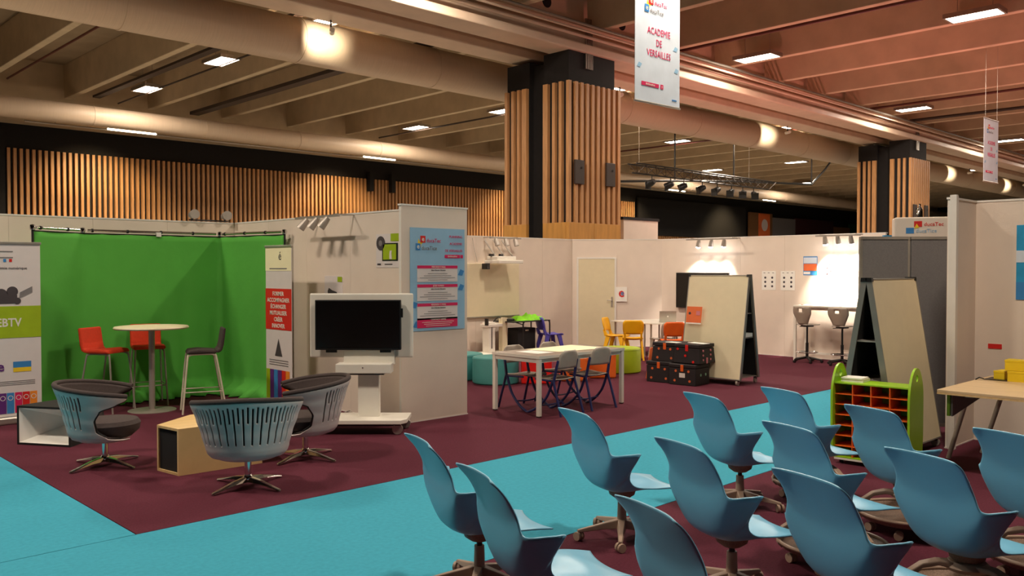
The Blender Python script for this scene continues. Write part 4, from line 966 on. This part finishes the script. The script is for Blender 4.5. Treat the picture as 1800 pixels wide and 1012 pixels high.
# papers stored on its shelves
bx = B(.8, 1.04, .16, .44, .74, .80).build('stored_papers', M['paper'], aw)
t = thing('orange_notice', 'orange printed sheet stuck on the A-frame whiteboard', 'notice', (11.803, 7.98, 0), -88)
t.rotation_euler = (R(-9.4), 0, R(-88)); t.location = (11.80, 7.97, .94)
B(-.14, .14, -.006, -.003, 0, .26).build('sheet', M['orangeboard'], t); plate(-.14, .14, -.02, 0, 'white_margin', M['paper'], t, y=-.003)
MB().cyl(-.08, .15, .007, .009, .022, 14, Matrix.Rotation(R(90), 4, 'X')).build('dark_disc', M['ink'], t); plate(.04, .11, .12, .19, 'pale_square', M['pinkdot'], t, y=-.007)
aframe('A-frame mobile whiteboard with its open black end, behind the lime shelf', (8.2, 3.27, 0), 0)

# television on right wall
t = thing('wall_television', 'large black television hung on the right wall behind the A-frame whiteboard', 'television', (16.5, 10.88, 0), -90)
B(-.68, .68, -.09, -.03, .93, 1.72).build('casing', M['bezel'], t, bevel=.008); B(-.66, .66, -.093, -.089, .96, 1.70).build('screen', M['screen'], t); B(-.2, .2, -.03, 0, 1.2, 1.5).build('bracket', M['gasblack'], t)
B(-.68, .68, -.092, -.03, 1.72, 1.727).build('light_top_edge', M['aluP'], t)

# high table and stools at right wall
t = thing('high_table', 'white high table against the brightly lit right wall', 'table', (16.44, 7.6, 0), -90)
B(-.82, .82, -.52, 0, 1.06, 1.09).build('tabletop', M['white'], t, bevel=.004)
for (x, y) in ((-.79, -.49), (.79, -.49), (-.79, -.04), (.79, -.04)): B(x - .025, x + .025, y - .025, y + .025, 0, 1.06).build('leg', M['white'], t, bevel=.003)
B(-.76, .76, -.05, -.03, .98, 1.06).build('apron', M['white'], t); B(-.76, .76, -.05, -.03, .1, .14).build('stretcher', M['white'], t)
t = thing('paper_stack', 'white papers with a red edge on the left end of the high table', 'papers', (16.2, 8.2, 1.09), -90)
B(-.12, .15, -.1, .1, 0, .012).build('sheets', M['paper'], t); B(-.15, -.10, -.1, .02, 0, .01).build('red_cover', M['redvinyl'], t)
def high_stool(label, loc, rz):
    t = thing('high_stool', label, 'stool', loc, rz, 'high swivel stools')    # faces +x
    n = 11; m_ = MB(); vs = []; nz = 11
    for j in range(nz):
        tt = j / (nz - 1); z = .74 + .34 * tt; hw = lerp(.11, .21, min(1, tt * 1.6))
        if tt > .85: hw = .20
        for i in range(n):
            u = -1 + 2 * i / (n - 1); vs.append((-.17 - .04 * tt + .05 * u * u, u * hw, z))
    fs = []
    for j in range(nz - 1):
        for i in range(n - 1):
            if j in (7, 8) and i in (4, 5): continue
            fs.append((j * n + i, j * n + i + 1, (j + 1) * n + i + 1, (j + 1) * n + i))
    m_.add(vs, fs); m_.build('backrest', M['tabletop'], t, smooth=2, solid=.012)
    MB().prism([(-.17, -.12), (-.05, -.19), (.15, -.18), (.2, -.1), (.2, .1), (.15, .18), (-.05, .19), (-.17, .12)], .725, .745).build('seat', M['greyply'], t, bevel=.006)
    B(-.1, .1, -.08, .08, .69, .725).build('mechanism', M['gasblack'], t, bevel=.01); MB().tube([(0, .05, .70), (.02, .2, .68)], .008, 6).build('lever', M['gasblack'], t)
    MB().cyl(0, 0, .35, .70, .018, 12).build('gas_column', M['gasblack'], t, smooth=True); MB().cyl(0, 0, .08, .38, .028, 12).build('column', M['gasblack'], t, smooth=True)
    MB().tube([(.2 * math.cos(a * PI / 12), .2 * math.sin(a * PI / 12), .20) for a in range(25)], .010, 8).build('foot_ring', M['chrome'], t, smooth=True)
    for k in range(3): MB().tube([(0, 0, .20), (.2 * math.cos(k * 2.094), .2 * math.sin(k * 2.094), .20)], .008, 6).build('ring_spoke', M['chrome'], t)
    for k in range(5):
        a = k * 2 * PI / 5 + .3; MB().tube([(0, 0, .10), (.27 * math.cos(a), .27 * math.sin(a), .055)], [.025, .014], 8).build('foot', M['gasblack'], t, smooth=True)
        MB().cyl(0, 0, -.02, .02, .026, 10, Matrix.Translation((.27 * math.cos(a), .27 * math.sin(a), .026)) @ Matrix.Rotation(R(90), 4, 'X')).build('caster', M['gasblack'], t)
    return t
hs = high_stool('grey backed high swivel stool at the left end of the high table', (15.72, 8.02, 0), -12)
dup(hs, (15.72, 7.32, 0), -4, 'grey backed high swivel stool right of the other, at the high table')

# grey pinboards, logo box, blue fascia
t = thing('pinboard', 'grey felt pinboard behind the A-frame whiteboard, left one', 'pinboard', (9.60, 4.0, 0), -44)
B(-.262, .262, -.02, .02, .1, 2.13).build('felt_panel', M['greyfelt'], t); B(-.27, .27, -.03, .03, 2.13, 2.16).build('top_rail', M['alu'], t); B(-.27, .27, -.022, .022, .06, .1).build('bottom_rail', M['alu'], t)
for s in (-.262, .262): B(s - .012, s + .012, -.024, .024, 0, 2.13).build('post', M['alu'], t)
t = thing('pinboard', 'grey felt pinboard standing next to the white post panel', 'pinboard', (9.99, 3.62, 0), -44)
B(-.256, .256, -.02, .02, .1, 2.13).build('felt_panel', M['greyfelt'], t); B(-.262, .262, -.03, .03, 2.13, 2.16).build('top_rail', M['alu'], t); B(-.262, .262, -.022, .022, .06, .1).build('bottom_rail', M['alu'], t)
B(.235, .256, -.024, .024, 0, 2.13).build('post', M['alu'], t)
t = thing('sign_box', 'white sign box with a red and blue logo above the grey pinboards', 'sign', (11.15, 4.15, 0), -62)
B(-.36, .5, -.15, .15, 0, 2.44).build('body', M['wall'], t, bevel=.02)
MB().prism([(-.14, 2.30), (-.11, 2.36), (-.08, 2.31)], -.156, -.151, 'y').build('yellow_splash', M['pyellow'], t)
plate(-.14, -.05, 2.32, 2.39, 'red_square', M['red'], t, y=-.152); plate(-.23, -.14, 2.24, 2.31, 'blue_square', M['pblue'], t, y=-.152)
text('ducaTec', .065, M['red'], t, -.03, 2.33, y=-.156, align='LEFT'); text('ducaTice', .065, M['postblue'], t, -.12, 2.25, y=-.156, align='LEFT')
t = thing('bottle', 'small clear glass bottle standing on top of the white sign box', 'bottle', (11.12, 4.2, 2.44))
MB().lathe([(0, 0), (.035, 0), (.035, .1), (.012, .14), (.012, .17), (0, .17)], 0, 0, 14).build('glass', M['chrome'], t, smooth=True)
t = thing('blue_fascia', 'low wall with a blue top band between the right wall and the sign box', 'partition', (13.7, 5.52, 0), -50)
B(-.2, .3, -.04, .04, 0, 2.26).build('panel', M['wall'], t); B(-.2, .3, -.045, .045, 2.26, 2.33).build('blue_band', M['pcyan'], t)

# ================================================================== LIME PIGEONHOLE SHELF (front = -y local, faces -x world)
t = thing('pigeonhole_shelf', 'lime green wheeled pigeonhole shelf with orange dividers', 'shelf unit', (7.75, 3.34, 0), -86)
SW, SD, zb, zt = .66, .30, .07, .755
def fin(x0, x1):
    pr_ = []
    for k in range(25):
        a = PI * k / 24; pr_.append((SD / 2 + .19 * math.cos(a) * 1.0, .62 + .30 * math.sin(a)))
    low = [(SD / 2 - .188, .3), (SD / 2 - .165, .06), (SD / 2 + .165, .06), (SD / 2 + .188, .3)]
    poly = pr_ + low
    # with round hand hole: ring built as two-part bridge
    m_ = MB(); n = 28; hc = (SD / 2, .83); hr = .032
    outer = poly; no = len(outer)
    hole = [(hc[0] + hr * math.cos(2 * PI * k / n), hc[1] + hr * math.sin(2 * PI * k / n)) for k in range(n)]
    bm = bmesh.new()
    vo = [bm.verts.new((0, a, b_)) for a, b_ in outer]; vh = [bm.verts.new((0, a, b_)) for a, b_ in hole]
    eo = [bm.edges.new((vo[i], vo[(i + 1) % no])) for i in range(no)]; eh = [bm.edges.new((vh[i], vh[(i + 1) % n])) for i in range(n)]
    bmesh.ops.triangle_fill(bm, edges=eo + eh, use_beauty=True)
    r_ = bmesh.ops.extrude_face_region(bm, geom=bm.faces[:]); bmesh.ops.translate(bm, vec=(x1 - x0, 0, 0), verts=[v for v in r_['geom'] if isinstance(v, bmesh.types.BMVert)])
    bmesh.ops.recalc_face_normals(bm, faces=bm.faces)
    me = bpy.data.meshes.new('side_fin'); bm.to_mesh(me); bm.free(); me.materials.append(M['green'])
    o = bpy.data.objects.new('side_fin', me); C.objects.link(o); o.parent = t; o.location.x = x0
    return o
fin(-SW / 2 - .02, -SW / 2); fin(SW / 2, SW / 2 + .02)
B(-SW / 2, SW / 2, 0, SD, zt - .012, zt).build('top_board', M['green'], t); B(-SW / 2, SW / 2, 0, SD, zb - .012, zb).build('bottom_board', M['green'], t)
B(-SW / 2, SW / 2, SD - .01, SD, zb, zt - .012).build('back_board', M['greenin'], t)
B(-SW / 2, SW / 2, .0, .012, zb - .03, zb - .012).build('white_edge', M['white'], t)
for i in range(1, 4): B(-SW / 2 + SW / 4 * i - .004, -SW / 2 + SW / 4 * i + .004, .002, SD - .01, zb, zt - .012).build('divider', M['orange'], t)
for j in range(1, 7):
    z = zb + (zt - .012 - zb) / 7 * j
    for i in range(4): B(-SW / 2 + SW / 4 * i + .0045, -SW / 2 + SW / 4 * (i + 1) - .0045, .004, SD - .01, z - .003, z + .003).build('small_shelf', M['orange'], t)
for (x, y) in ((-.28, .06), (.28, .06), (-.28, .26), (.28, .26)): MB().cyl(0, 0, -.012, .012, .025, 12, Matrix.Translation((x, y, .025)) @ Matrix.Rotation(R(90), 4, 'Y')).build('caster', M['gasblack'], t)
t = thing('paper_stack', 'small stack of white booklets on the left end of the lime shelf', 'papers', (7.83, 3.55, .755), -84)
B(-.1, .1, 0, .2, 0, .012).build('booklet', M['paper'], t); B(-.095, .1, .01, .2, .012, .026).build('booklet', M['wall'], t); B(-.1, .09, .0, .19, .026, .038).build('booklet', M['paper'], t)

# ================================================================== DESK at the near right wall
t = thing('desk', 'light wooden desk with slanted steel legs against the beige wall', 'desk', (8.0, 2.86, 0), 0)
B(0, 1.45, -1.7, 0, .715, .74).build('desktop', M['beech'], t, bevel=.004)
B(.0, .01, -1.7, 0, .70, .716).build('front_edge', M['birch'], t)
for (x0, x1, y0, y1) in ((.68, .70, -.06, .14), (1.15, 1.20, -.22, .0), (.68, .7, -1.6, -1.72), (1.15, 1.2, -1.5, -1.62)):
    MB().tube([(x0, y0, .715), (x1, y1, 0)], .022, 10).build('leg', M['greyply'], t, smooth=True)
B(.1, 1.35, -.26, -.20, .68, .715).build('support_rail', M['satin'], t)
MB().prism([(.10, .70), (1.3, .70), (.9, .60), (.10, .50)], -.10, -.085, 'y').build('modesty_panel', M['greyfelt'], t)
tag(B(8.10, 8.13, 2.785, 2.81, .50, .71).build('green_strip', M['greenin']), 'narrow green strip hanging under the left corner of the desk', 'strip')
yb = ((9.20, 2.68, .74, -8, .17, .10, .085, 'yellow cardboard box lying left in the pile on the desk'), (9.12, 2.52, .74, 6, .15, .17, .10, 'yellow cardboard box lying lowest at the right of the pile'), (9.14, 2.54, .842, 3, .16, .18, .10, 'yellow cardboard box lying on top of the pile on the desk'))
for (x, y, z, rz, a, b_, h, lab) in yb:
    t = thing('yellow_box', lab, 'box', (x, y, z), rz, 'yellow boxes on the desk'); B(-a / 2, a / 2, -b_ / 2, b_ / 2, 0, h - .022).build('box_body', M['yellowbox'], t, bevel=.002); B(-a / 2 - .002, a / 2 + .002, -b_ / 2 - .002, b_ / 2 + .002, h - .022, h).build('box_lid', M['yellowbox'], t, bevel=.002)
t = thing('black_tray', 'thin black tray under the yellow boxes', 'tray', (9.17, 2.72, .735)); B(-.14, .1, -.12, .08, 0, .012).build('plate', M['gasblack'], t); MB().tube([(-.14, .08, .012), (-.2, .1, .03), (-.24, .12, .012)], .006, 6).build('cord', M['gasblack'], t)

# ================================================================== BLUE SHELL CHAIRS (face +x)
CEN = [(0, .33, .34), (.10, .22, .375), (.2, .10, .352), (.3, .0, .338), (.38, -.11, .342), (.48, -.188, .375), (.54, -.22, .425), (.60, -.238, .49), (.66, -.246, .56), (.75, -.252, .65), (.86, -.288, .755), (.95, -.325, .835), (1.0, -.345, .875)]
EDG = [(0, .365, .20, .345), (.10, .25, .225, .362), (.2, .08, .238, .378), (.3, -.05, .24, .405), (.38, -.10, .248, .475), (.44, -.08, .272, .58), (.48, -.06, .298, .630), (.54, -.145, .285, .632), (.60, -.225, .262, .626), (.66, -.245, .245, .645), (.75, -.258, .226, .71), (.86, -.298, .222, .785), (.95, -.345, .225, .842), (1.0, -.375, .205, .872)]
def cr(tab, v):
    i = 0
    while i < len(tab) - 2 and v > tab[i + 1][0]: i += 1
    a, b_ = tab[i], tab[i + 1]; t = (v - a[0]) / (b_[0] - a[0])
    p0, p3 = tab[max(i - 1, 0)], tab[min(i + 2, len(tab) - 1)]
    out = []
    for k in range(1, len(a)):
        out.append(.5 * (2 * a[k] + (b_[k] - p0[k]) * t + (2 * p0[k] - 5 * a[k] + 4 * b_[k] - p3[k]) * t * t + (3 * a[k] - p0[k] - 3 * b_[k] + p3[k]) * t ** 3))
    return out
def shell_mesh():
    nu, nv = 24, 52; vs = []
    for j in range(nv + 1):
        v = j / nv; cx, cz = cr(CEN, v); ex, ey, ez = cr(EDG, v)
        k = min(1, max(0, (v - .2) / .2)); kb = min(1, max(0, (v - .62) / .2))
        for i in range(nu + 1):
            u = -1 + 2 * i / nu; s = abs(u)
            wy = math.sin(s * PI / 2) ** .85; wx = (1 - math.cos(s * PI / 2)) ** 1.15
            wy = lerp(s, wy, k); wx = lerp(s * s, wx, k)
            if kb > 0: wx = lerp(wx, s ** 2.2, kb); wy = lerp(wy, s, kb * .7)
            # arm wings fold outwards near the rim
            f = max(0, 1 - abs(v - .52) / .12) * max(0, (s - .85) / .15)
            vs.append((cx + (ex - cx) * wx, math.copysign(ey * wy + .03 * f, u) if u else 0, cz + (ez - cz) * wx))
    fs = [(j * (nu + 1) + i, j * (nu + 1) + i + 1, (j + 1) * (nu + 1) + i + 1, (j + 1) * (nu + 1) + i) for j in range(nv) for i in range(nu)]
    return MB().add(vs, fs)
def shell_top(t):
    shell_mesh().build('seat_shell', M['node'], t, smooth=2, solid=.008)
    MB().lathe([(0, .275), (.05, .275), (.085, .30), (.095, .335), (0, .335)], -.0, 0, 20).build('mounting_plate', M['tauped'], t, smooth=True)
def caster(t, x, y, a):
    m_ = Matrix.Translation((x, y, .03)) @ Matrix.Rotation(a, 4, 'Z') @ Matrix.Rotation(R(90), 4, 'Y')
    c = MB(); c.cyl(0, 0, -.026, -.006, .03, 14, m_); c.cyl(0, 0, .006, .026, .03, 14, m_)
    c.build('caster', M['taupe'], t, bevel=.003)
def star_base(t):
    MB().cyl(0, 0, .22, .28, .016, 14).build('gas_column', M['gasblack'], t, smooth=True)
    MB().lathe([(0, .07), (.04, .07), (.032, .12), (.028, .245), (0, .245)], 0, 0, 18).build('column_sleeve', M['taupe'], t, smooth=True)
    for k in range(5):
        a = 2 * PI * k / 5 + .35; d = Vector((math.cos(a), math.sin(a), 0)); n = Vector((-d.y, d.x, 0)); vs = []
        for (r, w_, z0, z1) in ((.015, .034, .075, .135), (.14, .024, .07, .108), (.26, .017, .058, .082), (.305, .014, .056, .072)):
            vs += [d * r + n * w_ + Vector((0, 0, z0)), d * r - n * w_ + Vector((0, 0, z0)), d * r - n * w_ * .7 + Vector((0, 0, z1)), d * r + n * w_ * .7 + Vector((0, 0, z1))]
        MB().add(vs, [(i * 4 + q, i * 4 + (q + 1) % 4, i * 4 + 4 + (q + 1) % 4, i * 4 + 4 + q) for i in range(3) for q in range(4)] + [(0, 1, 2, 3), (12, 13, 14, 15)]).build('foot', M['taupe'], t, bevel=.005)
        caster(t, .295 * math.cos(a), .295 * math.sin(a), a + .6)
def tray_base(t):
    MB().cyl(0, 0, .27, .31, .03, 14).build('pivot', M['gasblack'], t, smooth=True)
    MB().lathe([(0, .24), (.10, .24), (.115, .26), (.09, .285), (0, .29)], 0, 0, 20).build('hub', M['taupe'], t, smooth=True)
    for k in range(3):
        a = 2 * PI * k / 3 + .5; d = Vector((math.cos(a), math.sin(a), 0)); n = Vector((-d.y, d.x, 0)); vs = []
        for (r, w_, z, th) in ((.05, .05, .28, .03), (.15, .035, .288, .026), (.23, .027, .27, .026), (.275, .024, .22, .028), (.295, .024, .17, .03), (.30, .026, .12, .03)):
            vs += [d * (r) + n * w_ + Vector((0, 0, z - th)), d * r - n * w_ + Vector((0, 0, z - th)), d * (r + (th if r > .24 else 0)) - n * w_ + Vector((0, 0, z)), d * (r + (th if r > .24 else 0)) + n * w_ + Vector((0, 0, z))]
        MB().add(vs, [(i * 4 + q, i * 4 + (q + 1) % 4, i * 4 + 4 + (q + 1) % 4, i * 4 + 4 + q) for i in range(5) for q in range(4)] + [(0, 1, 2, 3), (20, 21, 22, 23)]).build('arched_leg', M['taupe'], t, bevel=.006)
        caster(t, .24 * math.cos(a), .24 * math.sin(a), a + .6); caster(t, .24 * math.cos(a + 1.05), .24 * math.sin(a + 1.05), a + 1.2)
    MB().lathe([(.0, .085), (.26, .085), (.30, .10), (.325, .135), (.318, .14), (.29, .108), (.25, .095), (0, .095)], 0, 0, 40).build('storage_tray', M['tauped'], t, smooth=True)
    MB().tube([(.32 * math.cos(a * PI / 20), .32 * math.sin(a * PI / 20), .138) for a in range(41)], .011, 8).build('tray_rim', M['taupe'], t, smooth=True)
def node(base, label):
    t = thing('swivel_chair', label, 'chair', group='blue shell swivel chairs'); shell_top(t); (star_base if base else tray_base)(t); return t
TH = -19
def corner_to_base(x, y, th):
    a = R(th); lx, ly = -.368, .20
    return (x - (lx * math.cos(a) - ly * math.sin(a)), y - (lx * math.sin(a) + ly * math.cos(a)), 0)
CH = [(1, 2.96, 3.92, -19, 'blue shell chair at the left end of the back row, with five-star base'),
      (1, 2.68, 3.14, -19, 'blue shell chair at the left end of the second row, overlapping the leftmost one'),
      (1, 4.25, 3.93, -19, 'blue shell chair with fully visible five-star base on the turquoise edge'),
      (1, 2.77, 2.24, -19, 'blue shell chair cut by the bottom edge, leftmost of the front row'),
      (1, 3.89, 2.87, -19, 'blue shell chair second in the second row, above a plum carpet patch'),
      (1, 5.48, 3.78, -19, 'blue shell chair third in the back row, its stem against the carpet border'),
      (0, 6.16, 3.52, -19, 'blue shell chair at the right end of the back row, overlapping the lime shelf'),
      (0, 4.78, 2.72, -19, 'blue shell chair third in the second row, with ring tray base'),
      (0, 3.68, 2.04, -19, 'blue shell chair at the bottom centre, second of the front row'),
      (0, 5.77, 2.66, -19, 'blue shell chair directly in front of the lime shelf'),
      (0, 4.53, 1.87, -19, 'blue shell chair with arched tray base, third of the front row'),
      (0, 5.46, 1.74, -19, 'blue shell chair cut by the right edge of the view')]
first = {}
for (b_, x, y, th, lab) in CH:
    loc = corner_to_base(x, y, th)
    if b_ not in first:
        first[b_] = node(b_, lab); first[b_].location = loc; first[b_].rotation_euler.z = R(th)
    else: dup(first[b_], loc, th, lab)

# warm floor uplights added unseen behind the partitions to brighten the ceiling
for k, (x, y) in enumerate(((3, 20), (8, 27), (15, 21), (22, 28), (31, 24), (42, 27), (4, 15))):
    t = thing('fill_uplight', 'added warm fill lamp on the hall floor, unseen behind the left hand partitions', 'stage light', (x, y, 0), 0, 'added warm fill lights behind the partitions')
    MB().cyl(0, 0, 0, .04, .14, 14).build('base', M['gasblack'], t)
    MB().lathe([(.10, .04), (.12, .1), (.14, .34), (.12, .34)], 0, 0, 14).build('lamp_head', M['gasblack'], t)
    spotlamp((0, 0, .4), (0, 0, 8), UP_W, 140, .9, (1, .80, .56), t, .3)

# ================================================================== HALL ENCLOSURE beyond the view
S_(B(94.8, 95, -12, 40, 0, 9.2).build('wall_right_end', M['black'])); S_(B(-15, -14.8, -12, 40, 0, 9.2).build('wall_left_end', M['black'])); S_(B(-15, 95, -12, -11.8, 0, 9.2).build('wall_front', M['black']))
